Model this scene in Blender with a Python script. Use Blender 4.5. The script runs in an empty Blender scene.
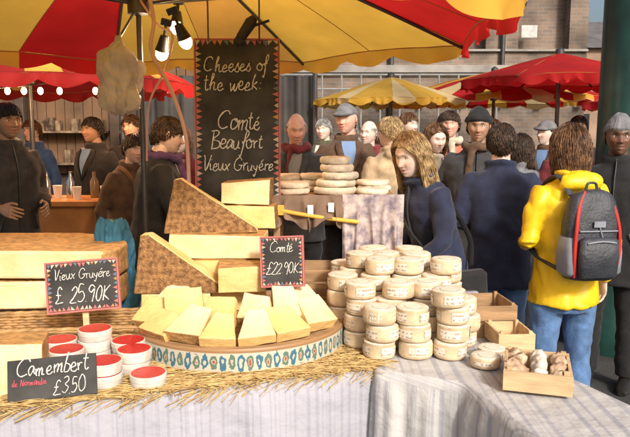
import bpy, bmesh, math, random
from mathutils import Vector, Matrix, noise, Euler
random.seed(7)
S=bpy.context.scene; COL=S.collection
rad=math.radians; pi=math.pi
R=random.uniform
def sst(t): t=max(0.,min(1.,t)); return t*t*(3-2*t)
# ---------------------------------------------------------------- materials
def M(name,col,rough=.7,var=.2,scale=8,bump=0,bscale=40,metal=0,trans=0,spec=.4,col2=None,sheen=0,stretch=None,crease=0,crs=7):
    m=bpy.data.materials.new(name); m.use_nodes=True; nt=m.node_tree; N=nt.nodes; L=nt.links
    b=N['Principled BSDF']; b.inputs['Roughness'].default_value=rough; b.inputs['Metallic'].default_value=metal
    b.inputs['Specular IOR Level'].default_value=spec; b.inputs['Sheen Weight'].default_value=sheen
    tc=N.new('ShaderNodeTexCoord'); vec=tc.outputs['Object']
    if stretch:
        mp=N.new('ShaderNodeMapping'); mp.inputs['Scale'].default_value=stretch; L.new(vec,mp.inputs[0]); vec=mp.outputs[0]
    nz=N.new('ShaderNodeTexNoise'); nz.inputs['Scale'].default_value=scale; nz.inputs['Detail'].default_value=6
    L.new(vec,nz.inputs['Vector'])
    mr=N.new('ShaderNodeMapRange'); mr.inputs[1].default_value=.32; mr.inputs[2].default_value=.68
    L.new(nz.outputs['Fac'],mr.inputs[0])
    mx=N.new('ShaderNodeMix'); mx.data_type='RGBA'
    c1=[max(0,c*(1-var)) for c in col]; c2=[min(1,c*(1+var*.6)) for c in col] if col2 is None else col2
    mx.inputs[6].default_value=(*c1,1); mx.inputs[7].default_value=(*c2,1)
    L.new(mr.outputs[0],mx.inputs[0]); L.new(mx.outputs[2],b.inputs['Base Color'])
    last=None
    if crease:
        n3=N.new('ShaderNodeTexNoise')
        try: n3.noise_type='RIDGED_MULTIFRACTAL'
        except Exception: pass
        n3.inputs['Scale'].default_value=crs; n3.inputs['Detail'].default_value=2; n3.inputs['Distortion'].default_value=.6
        L.new(vec,n3.inputs['Vector'])
        b3=N.new('ShaderNodeBump'); b3.inputs['Strength'].default_value=crease; b3.inputs['Distance'].default_value=.02
        L.new(n3.outputs['Fac'],b3.inputs['Height']); last=b3.outputs[0]
    if bump:
        n2=N.new('ShaderNodeTexNoise'); n2.inputs['Scale'].default_value=bscale; n2.inputs['Detail'].default_value=5
        L.new(vec,n2.inputs['Vector'])
        bp=N.new('ShaderNodeBump'); bp.inputs['Strength'].default_value=bump; bp.inputs['Distance'].default_value=.01
        L.new(n2.outputs['Fac'],bp.inputs['Height'])
        if last: L.new(last,bp.inputs['Normal'])
        last=bp.outputs[0]
    if last: L.new(last,b.inputs['Normal'])
    if trans:
        t=N.new('ShaderNodeBsdfTranslucent'); L.new(mx.outputs[2],t.inputs[0]); ms=N.new('ShaderNodeMixShader'); ms.inputs[0].default_value=trans
        L.new(b.outputs[0],ms.inputs[1]); L.new(t.outputs[0],ms.inputs[2]); L.new(ms.outputs[0],N['Material Output'].inputs[0])
    return m
def emit(name,col,st):
    m=bpy.data.materials.new(name); m.use_nodes=True; b=m.node_tree.nodes['Principled BSDF']
    b.inputs['Base Color'].default_value=(*col,1); b.inputs['Emission Color'].default_value=(*col,1); b.inputs['Emission Strength'].default_value=st
    return m
# ---------------------------------------------------------------- mesh builder
def empty(name,loc=(0,0,0),rz=0,sc=1,rot=None):
    e=bpy.data.objects.new(name,None); COL.objects.link(e); e.location=loc; e.rotation_euler=rot if rot else (0,0,rz); e.scale=(sc,)*3
    e.empty_display_size=.1
    return e
def cr(P,k=6):
    P=[Vector(p) for p in P]; out=[]
    for i in range(len(P)-1):
        a=P[max(0,i-1)];b=P[i];c=P[i+1];d=P[min(len(P)-1,i+2)]
        for j in range(k):
            t=j/k; out.append(.5*((2*b)+(c-a)*t+(2*a-5*b+4*c-d)*t*t+(3*b-a-3*c+d)*t**3))
    out.append(P[-1]); return out
class MB:
    def __init__(s): s.v=[];s.f=[];s.m=[]
    def add(s,vs,fs,mi=0,X=None):
        o=len(s.v)
        s.v+=[(X@Vector(v)) if X else Vector(v) for v in vs]
        s.f+=[[i+o for i in f] for f in fs]
        s.m+= (mi if isinstance(mi,list) else [mi]*len(fs))
    def box(s,c,d,mi=0,X=None):
        x,y,z=[q/2 for q in d]; c=Vector(c)
        vs=[c+Vector((i*x,j*y,k*z)) for k in(-1,1) for j in(-1,1) for i in(-1,1)]
        s.add(vs,[[0,2,3,1],[4,5,7,6],[0,1,5,4],[2,6,7,3],[0,4,6,2],[1,3,7,5]],mi,X)
    def loft(s,rings,mi=0,cap=True,X=None):
        n=len(rings[0]); vs=[p for r in rings for p in r]; fs=[]
        for j in range(len(rings)-1):
            for i in range(n):
                k=(i+1)%n; fs.append([j*n+i,j*n+k,(j+1)*n+k,(j+1)*n+i])
        if cap: fs.append(list(range(n))[::-1]); fs.append([(len(rings)-1)*n+i for i in range(n)])
        s.add(vs,fs,mi,X)
    def rev(s,prof,n=32,mi=0,X=None,mis=None):
        vs=[];fs=[];m=[];idx=[]
        for r,z in prof:
            if r<1e-6: idx.append([len(vs)]*n); vs.append((0,0,z))
            else:
                idx.append([len(vs)+i for i in range(n)]); vs+=[(r*math.cos(2*pi*i/n),r*math.sin(2*pi*i/n),z) for i in range(n)]
        for j in range(len(prof)-1):
            for i in range(n):
                k=(i+1)%n; q=[idx[j][i],idx[j][k],idx[j+1][k],idx[j+1][i]]; u=[]
                for t in q:
                    if t not in u:u.append(t)
                if len(u)>2: fs.append(u); m.append(mis[j] if mis else mi)
        s.add(vs,fs,m,X)
    def tube(s,pts,rads,n=8,mi=0,flat=1,X=None):
        P=[Vector(p) for p in pts]
        if not isinstance(rads,(list,tuple)): rads=[rads]*len(P)
        rings=[];t0=(P[1]-P[0]).normalized(); up=Vector((0,0,1)) if abs(t0.z)<.9 else Vector((1,0,0))
        u=t0.cross(up).normalized()
        for i,p in enumerate(P):
            t=(P[min(i+1,len(P)-1)]-P[max(i-1,0)]).normalized()
            u=(u-t*u.dot(t)).normalized(); w=t.cross(u)
            rings.append([p+u*math.cos(2*pi*k/n)*rads[i]+w*math.sin(2*pi*k/n)*rads[i]*flat for k in range(n)])
        s.loft(rings,mi,True,X)
    def ell(s,c,r,n=16,m=12,mi=0,X=None,fn=None):
        prof=[(math.sin(pi*j/m),-math.cos(pi*j/m)) for j in range(m+1)]
        o=len(s.v); s.rev([(p if p>1e-6 else 0,z) for p,z in prof],n,mi)
        c=Vector(c)
        for i in range(o,len(s.v)):
            q=s.v[i]; k=1+(fn(q) if fn else 0)
            q=Vector((q.x*r[0]*k,q.y*r[1]*k,q.z*r[2]*k))+c
            s.v[i]=(X@q) if X else q
    def obj(s,name,mats,parent=None,smooth=True,angle=40,bevel=0,loc=None,rot=None,fixn=True,bseg=2):
        me=bpy.data.meshes.new(name); me.from_pydata([tuple(v) for v in s.v],[],s.f)
        if not isinstance(mats,(list,tuple)): mats=[mats]
        for m in mats: me.materials.append(m)
        me.polygons.foreach_set('material_index',s.m)
        if fixn:
            bm=bmesh.new(); bm.from_mesh(me); bmesh.ops.recalc_face_normals(bm,faces=bm.faces); bm.to_mesh(me); bm.free()
        if smooth:
            me.polygons.foreach_set('use_smooth',[True]*len(me.polygons))
            if angle: me.set_sharp_from_angle(angle=rad(angle))
        me.update()
        o=bpy.data.objects.new(name,me); COL.objects.link(o)
        if parent: o.parent=parent
        if loc is not None:o.location=loc
        if rot is not None:o.rotation_euler=rot
        if bevel:
            b=o.modifiers.new('b','BEVEL'); b.width=bevel; b.segments=bseg; b.limit_method='ANGLE'
        return o
def ring(cx,cy,z,rx,ry,n=20,p=2.):
    out=[]
    for k in range(n):
        a=2*pi*k/n; c,s_=math.cos(a),math.sin(a)
        out.append(Vector((cx+rx*math.copysign(abs(c)**(2/p),c),cy+ry*math.copysign(abs(s_)**(2/p),s_),z)))
    return out
def XF(loc=(0,0,0),rot=(0,0,0),sc=(1,1,1)):
    return Matrix.Translation(loc)@Euler(rot).to_matrix().to_4x4()@Matrix.Diagonal((*sc,1))
# ---------------------------------------------------------------- shared mats
wood=M('wood',(.36,.22,.11),.6,.35,6,.2,30,stretch=(1,6,6))
woodpale=M('pale_wood',(.60,.42,.23),.65,.25,8,.2,40,stretch=(1,5,5))
darkwood=M('dark_wood',(.07,.045,.03),.6,.3)
steel=M('dark_steel',(.09,.09,.09),.4,.2,metal=.6)
chrome=M('chrome',(.6,.6,.6),.2,.1,metal=1)
paste=M('cheese_paste',(.76,.49,.17),.50,.14,7,.5,35,col2=(.84,.62,.28))
paste2=M('cheese_paste_pale',(.80,.60,.29),.50,.12,7,.45,35,col2=(.87,.74,.45))
rind=M('cheese_rind',(.25,.115,.04),.8,.5,55,.8,160,col2=(.44,.235,.09))
rind2=M('cheese_rind_pale',(.50,.28,.10),.75,.4,35,.6,90)
white=M('white_paint',(.8,.78,.74),.6,.06)
black=M('black_plastic',(.015,.015,.015),.5,.2)
# ---------------------------------------------------------------- world, sun, camera
W=bpy.data.worlds.new('World'); S.world=W; W.use_nodes=True
nt=W.node_tree; sk=nt.nodes.new('ShaderNodeTexSky'); sk.sky_type='NISHITA'; sk.sun_disc=False
sk.sun_elevation=rad(33); sk.sun_rotation=rad(156); sk.dust_density=6; sk.air_density=1; sk.ozone_density=.6
bg=nt.nodes['Background']; nt.links.new(sk.outputs[0],bg.inputs[0]); bg.inputs[1].default_value=.15
sl=bpy.data.lights.new('sun','SUN'); sl.energy=3.6; sl.angle=rad(8); sl.color=(1,.975,.94)
so=bpy.data.objects.new('sun',sl); COL.objects.link(so)
sd=Vector((-.34,.765,-.545)); so.rotation_euler=sd.to_track_quat('-Z','Y').to_euler()
cd=bpy.data.cameras.new('camera'); cam=bpy.data.objects.new('camera',cd); COL.objects.link(cam); S.camera=cam
cam.location=(0,0,1.65); cam.rotation_euler=(rad(90-7.6),0,0); cd.lens=38.6; cd.clip_end=500; cd.clip_start=.05
S.view_settings.view_transform='Standard'; S.view_settings.look='None'; S.view_settings.exposure=0
def lamp(name,loc,e,col,parent=None,r=.03):
    l=bpy.data.lights.new(name,'POINT'); l.energy=e; l.color=col; l.shadow_soft_size=r
    o=bpy.data.objects.new(name,l); COL.objects.link(o); o.location=loc
    if parent:o.parent=parent
# ---------------------------------------------------------------- ground
mb=MB(); mb.add([(-150,-60,0),(150,-60,0),(150,250,0),(-150,250,0)],[[0,1,2,3]])
mb.obj('ground',M('asphalt',(.05,.047,.045),.85,.4,3,.6,60),smooth=False)
# ---------------------------------------------------------------- brick buildings
def brickmat(name,c1,c2,mortar,stain=.5):
    m=bpy.data.materials.new(name); m.use_nodes=True; N=m.node_tree.nodes; L=m.node_tree.links; b=N['Principled BSDF']; b.inputs['Roughness'].default_value=.9
    tc=N.new('ShaderNodeTexCoord'); sp=N.new('ShaderNodeSeparateXYZ'); L.new(tc.outputs['Object'],sp.inputs[0])
    ad=N.new('ShaderNodeMath'); L.new(sp.outputs[0],ad.inputs[0]); L.new(sp.outputs[1],ad.inputs[1])
    cb=N.new('ShaderNodeCombineXYZ'); L.new(ad.outputs[0],cb.inputs[0]); L.new(sp.outputs[2],cb.inputs[1])
    br=N.new('ShaderNodeTexBrick'); L.new(cb.outputs[0],br.inputs[0]); br.inputs['Scale'].default_value=1
    br.inputs['Color1'].default_value=(*c1,1); br.inputs['Color2'].default_value=(*c2,1); br.inputs['Mortar'].default_value=(*mortar,1)
    br.inputs['Mortar Size'].default_value=.008; br.inputs['Brick Width'].default_value=.23; br.inputs['Row Height'].default_value=.078
    nz=N.new('ShaderNodeTexNoise'); nz.inputs['Scale'].default_value=.9; nz.inputs['Detail'].default_value=8; L.new(tc.outputs['Object'],nz.inputs[0])
    mr=N.new('ShaderNodeMapRange'); mr.inputs[1].default_value=.38; mr.inputs[2].default_value=.62; mr.inputs[3].default_value=stain; mr.inputs[4].default_value=1.25; L.new(nz.outputs[0],mr.inputs[0])
    mu=N.new('ShaderNodeVectorMath'); mu.operation='SCALE'; L.new(br.outputs[0],mu.inputs[0]); L.new(mr.outputs[0],mu.inputs['Scale']); L.new(mu.outputs[0],b.inputs['Base Color'])
    bp=N.new('ShaderNodeBump'); bp.inputs['Strength'].default_value=.5; bp.inputs['Distance'].default_value=.01; L.new(br.outputs['Fac'],bp.inputs['Height']); bp.invert=True; L.new(bp.outputs[0],b.inputs['Normal'])
    return m
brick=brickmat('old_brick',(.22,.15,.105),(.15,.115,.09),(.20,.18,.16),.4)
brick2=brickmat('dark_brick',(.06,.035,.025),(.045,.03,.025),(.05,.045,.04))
stone=M('stone',(.30,.275,.25),.9,.3,3,.3)
glassdark=M('dark_glass',(.02,.025,.03),.15,.2)
e=empty('brick_building',(0,15,0))
mb=MB(); x0,x1,H=-1.6,5.9,9.5
ax=[(-.4,1.3),(2.0,3.7),(4.4,5.5)]; prev=x0
for a,b_ in ax:
    mb.box(((prev+a)/2,.25,H/2),(a-prev,.5,H)); prev=b_
    mb.box(((a+b_)/2,.25,1.65),(b_-a,.5,3.3)); 
    cx=(a+b_)/2; r=(b_-a)/2; pts=[]
    zt=5.6
    for k in range(13):
        an=pi*k/12; pts.append((cx-r*math.cos(an),zt+r*math.sin(an)*.6))
    vs=[];fs=[]
    for (px,pz) in pts: vs+=[(px,0,pz),(px,0,H),(px,.5,pz),(px,.5,H)]
    for k in range(12):
        o=k*4; fs+=[[o,o+4,o+5,o+1],[o+2,o+6,o+4,o]]
    mb.add(vs,fs)
    mb.box((cx,.42,4.9),(b_-a,.1,3.6),0)
mb.box(((prev+x1)/2,.25,H/2),(x1-prev,.5,H))
mb.obj('walls',brick,e,smooth=False)
mb=MB()
mb.box(((x0+x1)/2,-.06,2.92),(x1-x0+.1,.2,.16)); mb.box(((x0+x1)/2,-.1,H+.1),(x1-x0+.3,.9,.2))
mb.box(((x0+x1)/2,-.03,3.02+.3),(x1-x0,.1,.05))
mb.obj('stone_courses',stone,e,smooth=False,bevel=.01)
mb=MB()
for i in range(9): mb.box((x0+.5+i*.86,-.16,2.2),(.12,.08,.12))
mb.box((2.95,-.02,4.9),(.02,.03,.02)); mb.obj('fixings',steel,e,smooth=False)
mb=MB(); mb.box((4.62,-.02,3.72),(.34,.03,.26)); mb.obj('notice',M('notice_board',(.5,.49,.47),.6,.3,9),e,smooth=False)
mb=MB(); mb.tube([(1.65,-.08,0),(1.65,-.08,H)],.06,10); mb.tube([(4.05,-.08,3),(4.05,-.08,H)],.05,10); mb.obj('drain_pipe',steel,e)
# walkway railing
e=empty('railing',(0,13.6,0)); mb=MB()
for z in(2.15,2.42,2.7): mb.tube([(-1.4,0,z),(3.6,0,z)],.022,6)
for i in range(14): mb.tube([(-1.4+i*.385,0,0),(-1.4+i*.385,0,2.72)],.02,6)
mb.obj('rails',M('rail_paint',(.25,.25,.24),.5,.2),e)
# left dark market hall
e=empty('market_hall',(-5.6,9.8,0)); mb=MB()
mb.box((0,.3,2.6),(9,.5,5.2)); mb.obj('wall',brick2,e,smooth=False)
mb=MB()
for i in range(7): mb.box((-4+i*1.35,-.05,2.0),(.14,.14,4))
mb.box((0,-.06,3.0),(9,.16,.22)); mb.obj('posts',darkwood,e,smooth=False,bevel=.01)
mb=MB()
for i in range(6):
    for k in range(9): mb.box((-3.32-.53+i*1.35+k*.132,.02,1.75),(.125,.05,1.5))
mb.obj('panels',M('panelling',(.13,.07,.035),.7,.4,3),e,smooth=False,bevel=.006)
mb=MB()
for i in range(6):
    mb.box((-3.32+i*1.35,-.1,1.15),(1.15,.25,.03)); mb.box((-3.32+i*1.35,-.1,1.6),(1.15,.25,.03))
    for k in range(9):
        if R(0,1)<.75: mb.box((-3.8+i*1.35+k*.12,-.1,1.165+R(.06,.12)),(R(.05,.1),.12,.22))
        if R(0,1)<.75: mb.box((-3.8+i*1.35+k*.12,-.1,1.615+R(.04,.10)),(R(.05,.1),.12,.18))
mb.obj('shelves',M('shelf_goods',(.14,.07,.04),.6,.8,9,col2=(.28,.19,.11)),e,smooth=False)
# tarp backdrop
e=empty('stall_backdrop',(-1.2,8.6,0)); mb=MB()
n=60; vs=[];fs=[]
for j in range(2):
    for i in range(n): vs.append((-1.2+2.4*i/(n-1),.05*math.sin(i*.9)+.03*math.sin(i*2.3),2.3-2.3*j))
for i in range(n-1): fs.append([i,i+1,n+i+1,n+i])
mb.add(vs,fs); mb.obj('tarpaulin',M('dark_tarp',(.045,.04,.037),.6,.4,3,.4,6),e,fixn=False,angle=None)
mb=MB()
for x in(-1.2,1.2): mb.tube([(x,-.1,0),(x,-.1,2.6)],.03,8)
mb.obj('frame',steel,e)
# far buildings right
for (x,y,w,h,c) in[(17,34,16,5.2,(.30,.20,.14)),(32,45,20,9,(.25,.22,.2)),(5,60,30,8,(.3,.26,.22))]:
    e=empty('distant_building',(x,y,0)); mb=MB(); mb.box((0,0,h/2),(w,6,h)); mb.obj('walls',M('distant_wall',c,.9,.3,1),e,smooth=False)
    mb=MB(); n=int(w/2)
    for k in range(int(h/2.8)):
        for i in range(n): mb.box((-w/2+1+i*2,-3.0,1.6+k*2.8),(.9,.06,1.4))
    mb.obj('windows',glassdark,e,smooth=False)
    mb=MB(); mb.add([(-w/2-.3,-3.3,h),(w/2+.3,-3.3,h),(w/2+.3,3.3,h),(-w/2-.3,3.3,h),(-w/2,0,h+1.6),(w/2,0,h+1.6)],[[0,1,5,4],[2,3,4,5],[0,4,3],[1,2,5],[0,3,2,1]]); mb.obj('roof',M('slate',(.12,.11,.11),.8,.3,2),e,smooth=False)
# green column
e=empty('iron_column',(2.28,5.0,0)); mb=MB()
mb.rev([(0,0),(.30,0),(.30,.3),(.25,.36),(.25,.8),(.22,.86),(.20,.95),(.19,3.2),(.23,3.3),(.23,3.4),(.19,3.45),(.19,5.4),(.3,5.6),(0,5.6)],32)
mb.obj('shaft',M('green_iron',(.010,.045,.038),.4,.3,6,.25,14),e)
# ---------------------------------------------------------------- umbrellas
CK=dict(crease=.35,crs=3)
FY=M('canvas_yellow',(.82,.49,.07),.8,.16,3,.3,9,trans=.5,**CK)
FT=M('canvas_tan',(.72,.38,.07),.8,.16,3,.3,9,trans=.45,**CK)
FR=M('canvas_red',(.56,.015,.015),.8,.2,3,.3,9,trans=.45,**CK)
FD=M('canvas_dark_red',(.30,.015,.014),.8,.2,3,.3,9,trans=.4,**CK)
FP=M('canvas_pink',(.72,.05,.09),.8,.15,3,.3,9,trans=.4,**CK)
FC=M('canvas_cream',(.80,.62,.32),.8,.12,3,.3,9,trans=.45,**CK)
SEAM=M('canvas_seam',(.30,.14,.03),.8,.2)
def umbrella(name,cx,cy,za,ze,Rr,rot,mats,pat,ribs=8,per=1,val=.12,vpat=None,pr=.022,scal=3,hubz=None):
    e=empty(name,(cx,cy,0)); nseg=ribs*per; sub=6 if per==1 else 3; tot=nseg*sub; nr=10; rot=rad(rot)
    if nseg<=16: sub=6; tot=nseg*sub
    k=2*pi/ribs
    def rim(a): t=((a-rot)%k)-k/2; return Rr*math.cos(k/2)/math.cos(t)
    def P(a,rr):
        u=((a-rot)%k)/k; r=rim(a)*rr*(1-.025*math.sin(pi*u)*rr)
        z=za+(ze-za)*rr**1.12+.03*Rr*math.sin(pi*u)*rr*(1-rr*.5)+.010*noise.noise(Vector((r*math.cos(a)*4+cx,r*math.sin(a)*4,cy)))
        return Vector((r*math.cos(a),r*math.sin(a),z))
    vs=[];fs=[];mi=[]
    for j in range(1,nr+1):
        for i in range(tot): vs.append(P(rot+2*pi*i/tot,j/nr))
    o=len(vs); vs.append((0,0,za+.01))
    for i in range(tot):
        c=pat[(i//sub)%len(pat)]
        fs.append([o,i,(i+1)%tot]); mi.append(c)
        for j in range(nr-1): fs.append([j*tot+i,(j+1)*tot+i,(j+1)*tot+(i+1)%tot,j*tot+(i+1)%tot]); mi.append(c)
    rows=5; vp=vpat or pat; vt=tot*4; o=len(vs)
    for j in range(rows+1):
        t=j/rows
        for i in range(vt):
            a=rot+2*pi*i/vt; u=((a-rot)%k)/k; r=rim(a)*(1-.025*math.sin(pi*u))*(1.003)+.020*math.sin(u*34+cx+2*math.sin(u*9+i*.01))*t
            z=ze+.03*Rr*math.sin(pi*u)*.5
            d=val*(.50+.5*abs(math.sin(pi*u*scal)))
            vs.append((r*math.cos(a),r*math.sin(a),z-d*t))
    for i in range(vt):
        c=vp[(i//(sub*4))%len(vp)]
        for j in range(rows):
            cc=c
            if j==rows-1 and vpat is None: cc=0 if c!=0 else c
            fs.append([o+j*vt+i,o+(j+1)*vt+i,o+(j+1)*vt+(i+1)%vt,o+j*vt+(i+1)%vt]); mi.append(cc)
    mb=MB(); mb.add(vs,fs,mi); mb.obj('canopy',mats,e,smooth=True,angle=50,fixn=False)
    mb=MB()
    for i in range(nseg):
        a=rot+2*pi*i/nseg+.001; mb.tube([P(a,t)+Vector((0,0,-.001)) for t in(.05,.2,.4,.6,.8,.9,1)],.0025,4)
    for i in range(0,tot,1):
        a=rot+2*pi*i/tot; b=rot+2*pi*(i+1)/tot
        mb.tube([P(a,1)+Vector((0,0,-.004)),P(b-1e-4,1)+Vector((0,0,-.004))],.0035,4)
    mb.obj('seams',SEAM,e,smooth=False,fixn=False)
    mb=MB(); hz=hubz or ze+.06
    for i in range(ribs):
        a=rot+k*i; d=Vector((math.cos(a),math.sin(a),0))
        pts=[d*Rr*t+Vector((0,0,za+(ze-za)*t**1.12-.014)) for t in(0.02,.25,.5,.75,1)]
        mb.tube(pts,.009,6,0); mb.tube([d*.04+Vector((0,0,hz)),pts[2]],.007,6,0)
    mb.rev([(0,hz-.06),(.05,hz-.05),(.05,hz+.03),(0,hz+.04)],16,0); mb.rev([(0,za-.1),(.045,za-.09),(.045,za+.04),(.0,za+.07)],16,0)
    mb.tube([(0,0,0.02),(0,0,za)],pr,12,0)
    mb.rev([(0,0),(.28,0),(.28,.05),(.05,.08),(.04,.3),(0,.3)],24,0)
    mb.obj('frame',steel,e); return e
umbrella('market_umbrella',-.81,3.2,2.66,2.10,1.72,20,[FY,FT,FR,FD],[0,0, 1,0, 2,0, 3,1, 3,0, 0,0, 1,0, 2,2],per=2,val=.10,vpat=[0,0,1,0,2,0,3,0,3,0,0,0,1,0,2,2],hubz=2.22,pr=.013)
umbrella('market_umbrella',2.55,7.2,2.42,2.14,1.05,5,[FR,FY],[0],val=.10)
umbrella('market_umbrella',.95,8.6,2.28,1.99,.98,10,[FY,FC,FR],[0,0,1],per=3,val=.09)
umbrella('market_umbrella',2.45,9.4,2.42,2.02,1.65,0,[FC,FR,FY],[0,1,2,1],per=4,val=.09)
umbrella('market_umbrella',4.3,8.2,2.25,1.95,1.1,0,[FP,FY],[0,0,1],per=3,val=.09)
umbrella('market_umbrella',-2.45,5.9,2.62,2.02,1.42,10,[FD,FT],[0,1,0,0],per=4,val=.11,vpat=[0])
umbrella('market_umbrella',-4.1,7.4,2.6,2.1,1.2,0,[FD,FY],[0,1],per=3,val=.11)
# ---------------------------------------------------------------- tables & cloths
def clothmat(name,c,c2,freq,amt):
    m=bpy.data.materials.new(name); m.use_nodes=True; N=m.node_tree.nodes; L=m.node_tree.links; b=N['Principled BSDF']; b.inputs['Roughness'].default_value=.85
    uv=N.new('ShaderNodeUVMap'); sp=N.new('ShaderNodeSeparateXYZ'); L.new(uv.outputs[0],sp.inputs[0])
    nz=N.new('ShaderNodeTexNoise'); nz.noise_dimensions='1D'; nz.inputs['Scale'].default_value=freq; nz.inputs['Detail'].default_value=3; L.new(sp.outputs[0],nz.inputs['W'])
    mr=N.new('ShaderNodeMapRange'); mr.inputs[1].default_value=.5; mr.inputs[2].default_value=.62; mr.inputs[4].default_value=amt; L.new(nz.outputs[0],mr.inputs[0])
    mx=N.new('ShaderNodeMix'); mx.data_type='RGBA'; mx.inputs[6].default_value=(*c,1); mx.inputs[7].default_value=(*c2,1); L.new(mr.outputs[0],mx.inputs[0])
    tc=N.new('ShaderNodeTexCoord')
    n3=N.new('ShaderNodeTexNoise'); n3.inputs['Scale'].default_value=3; n3.inputs['Detail'].default_value=6; L.new(tc.outputs['Object'],n3.inputs[0])
    m3=N.new('ShaderNodeMapRange'); m3.inputs[1].default_value=.3; m3.inputs[2].default_value=.7; m3.inputs[3].default_value=.86; m3.inputs[4].default_value=1.06; L.new(n3.outputs[0],m3.inputs[0])
    mu=N.new('ShaderNodeVectorMath'); mu.operation='SCALE'; L.new(mx.outputs[2],mu.inputs[0]); L.new(m3.outputs[0],mu.inputs['Scale'])
    L.new(mu.outputs[0],b.inputs['Base Color'])
    n2=N.new('ShaderNodeTexNoise'); n2.inputs['Scale'].default_value=14; n2.inputs['Detail'].default_value=10; L.new(tc.outputs['Object'],n2.inputs[0])
    bp=N.new('ShaderNodeBump'); bp.inputs['Strength'].default_value=.6; bp.inputs['Distance'].default_value=.02; L.new(n2.outputs[0],bp.inputs['Height']); L.new(bp.outputs[0],b.inputs['Normal'])
    return m
def cloth(poly,cen,z,mat,amp,freq,drop,parent,ph=0):
    P=[Vector((*p,0)) for p in poly]; n=len(P); pts=[]
    for i in range(n):
        a,b=P[i],P[(i+1)%n]; k=max(2,int((b-a).length/.010))
        pts+=[a.lerp(b,j/k) for j in range(k)]
    for _ in range(10): pts=[(pts[i-1]+pts[i]*2+pts[(i+1)%len(pts)])/4 for i in range(len(pts))]
    m=len(pts); c=Vector((*cen,0)); vs=[];uv=[]; s=0; arc=[]
    nrm=[]
    for i in range(m):
        t=(pts[(i+1)%m]-pts[i-1]).normalized(); nrm.append(Vector((t.y,-t.x,0)))
    for _ in range(20): nrm=[(nrm[i-1]+nrm[i]+nrm[(i+1)%m]).normalized() for i in range(m)]
    for i in range(m): arc.append(s); s+=(pts[(i+1)%m]-pts[i]).length
    tr=14
    for j in range(1,tr+1):
        f=j/tr
        for i in range(m):
            p=c.lerp(pts[i],f); w=noise.noise(Vector((p.x*5,p.y*5,ph)))*.003 if j<tr else 0
            vs.append((p.x,p.y,z+w)); uv.append((p.x,p.y))
    rows=30
    for j in range(1,rows+1):
        t=j/rows; d=(z-drop)*t
        for i in range(m):
            a=arc[i]
            q=noise.noise(Vector((a*2.2,ph,0))); q2=noise.noise(Vector((a*9,ph+3,t*1.3)))
            w=math.sin(freq*a+5*q+ph)+.6*math.sin(freq*2.3*a+6*q+t)+.5*q2
            lo=sst(t/.10)
            off=.012*math.sqrt(min(1,t*12))+amp*(t**.45)*(w*.7+.6*q+.35)*lo+.006*noise.noise(Vector((a*7,d*6,ph)))
            p=pts[i]+nrm[i]*off
            vs.append((p.x,p.y,z-d-.004*(t>0))); uv.append((a,d))
    fs=[];tot=tr+rows
    o=len(vs); vs.append((c.x,c.y,z)); uv.append((c.x,c.y))
    for i in range(m):
        k=(i+1)%m; fs.append([o,i,k])
        for j in range(tot-1): fs.append([j*m+i,(j+1)*m+i,(j+1)*m+k,j*m+k])
    me=bpy.data.meshes.new('cloth'); me.from_pydata(vs,[],fs); me.materials.append(mat)
    ul=me.uv_layers.new(name='UVMap'); 
    for l in me.loops: ul.data[l.index].uv=uv[l.vertex_index]
    me.polygons.foreach_set('use_smooth',[True]*len(me.polygons)); me.update()
    ob=bpy.data.objects.new('cloth',me); COL.objects.link(ob); ob.parent=parent
lilac=clothmat('lilac_linen',(.40,.395,.44),(.32,.31,.37),70,.7)
cream=clothmat('cream_linen',(.50,.485,.47),(.33,.33,.37),34,.8)
e=empty('market_table',(0,0,0))
cloth([(-2.2,1.42),(.24,2.165),(.66,2.28),(.80,3.25),(-2.2,3.25)],(-.6,2.6),.86,lilac,.030,12,.03,e,1)
mb=MB(); mb.add([(-2.1,1.5,.82),(.22,2.2,.82),(.62,2.32,.82),(.75,3.2,.82),(-2.1,3.2,.82),(-2.1,1.5,.85),(.22,2.2,.85),(.62,2.32,.85),(.75,3.2,.85),(-2.1,3.2,.85)],[[0,1,2,3,4],[5,9,8,7,6],[0,5,6,1],[1,6,7,2],[2,7,8,3],[3,8,9,4],[4,9,5,0]])
for p in[(-2,1.65),(.15,2.3),(.6,3.1),(-2,3.1)]: mb.box((*p,.41),(.06,.06,.82))
mb.obj('trestle',wood,e,smooth=False)
e=empty('side_table',(0,0,0))
cloth([(.19,2.12),(.46,2.00),(.57,1.62),(.72,1.40),(1.02,1.34),(.93,1.74),(.73,2.22),(.70,2.5),(.3,2.5)],(.64,2.04),.872,cream,.026,40,.03,e,5)
mb=MB(); mb.box((.78,1.75,.83),(.24,.3,.03)); mb.box((.5,2.3,.83),(.3,.25,.03))
for p in[(.72,1.66),(.86,1.66),(.6,2.3)]: mb.box((*p,.41),(.05,.05,.81))
mb.obj('trestle',wood,e,smooth=False)
# straw matting
strawm=M('straw',(.46,.28,.09),.7,.35,40,col2=(.64,.45,.19))
mb=MB()
def edgeY(x): return 1.82+.305*(x+.89)
for i in range(3800):
    x=R(-1.3,.24); back=R(0,1)**1.6*.42; y=edgeY(x)+back-.012
    a=random.gauss(.3,.25) if random.random()<.75 else R(-1.4,1.4); l=R(.04,.17); z=.863+R(0,.014)
    dx,dy=math.cos(a)*l/2,math.sin(a)*l/2; r=R(.0008,.0017)
    z1=z+R(-.004,.006)
    p0=Vector((x-dx,y-dy,z)); p1=Vector((x+dx,y+dy,z1))
    if p0.y<edgeY(p0.x)-.008: p0.z-=R(.0,.05)
    mb.tube([p0,(p0+p1)/2+Vector((0,0,R(0,.006))),p1],r,4)
mb.obj('straw_matting',strawm,None,smooth=False,fixn=False)
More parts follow.
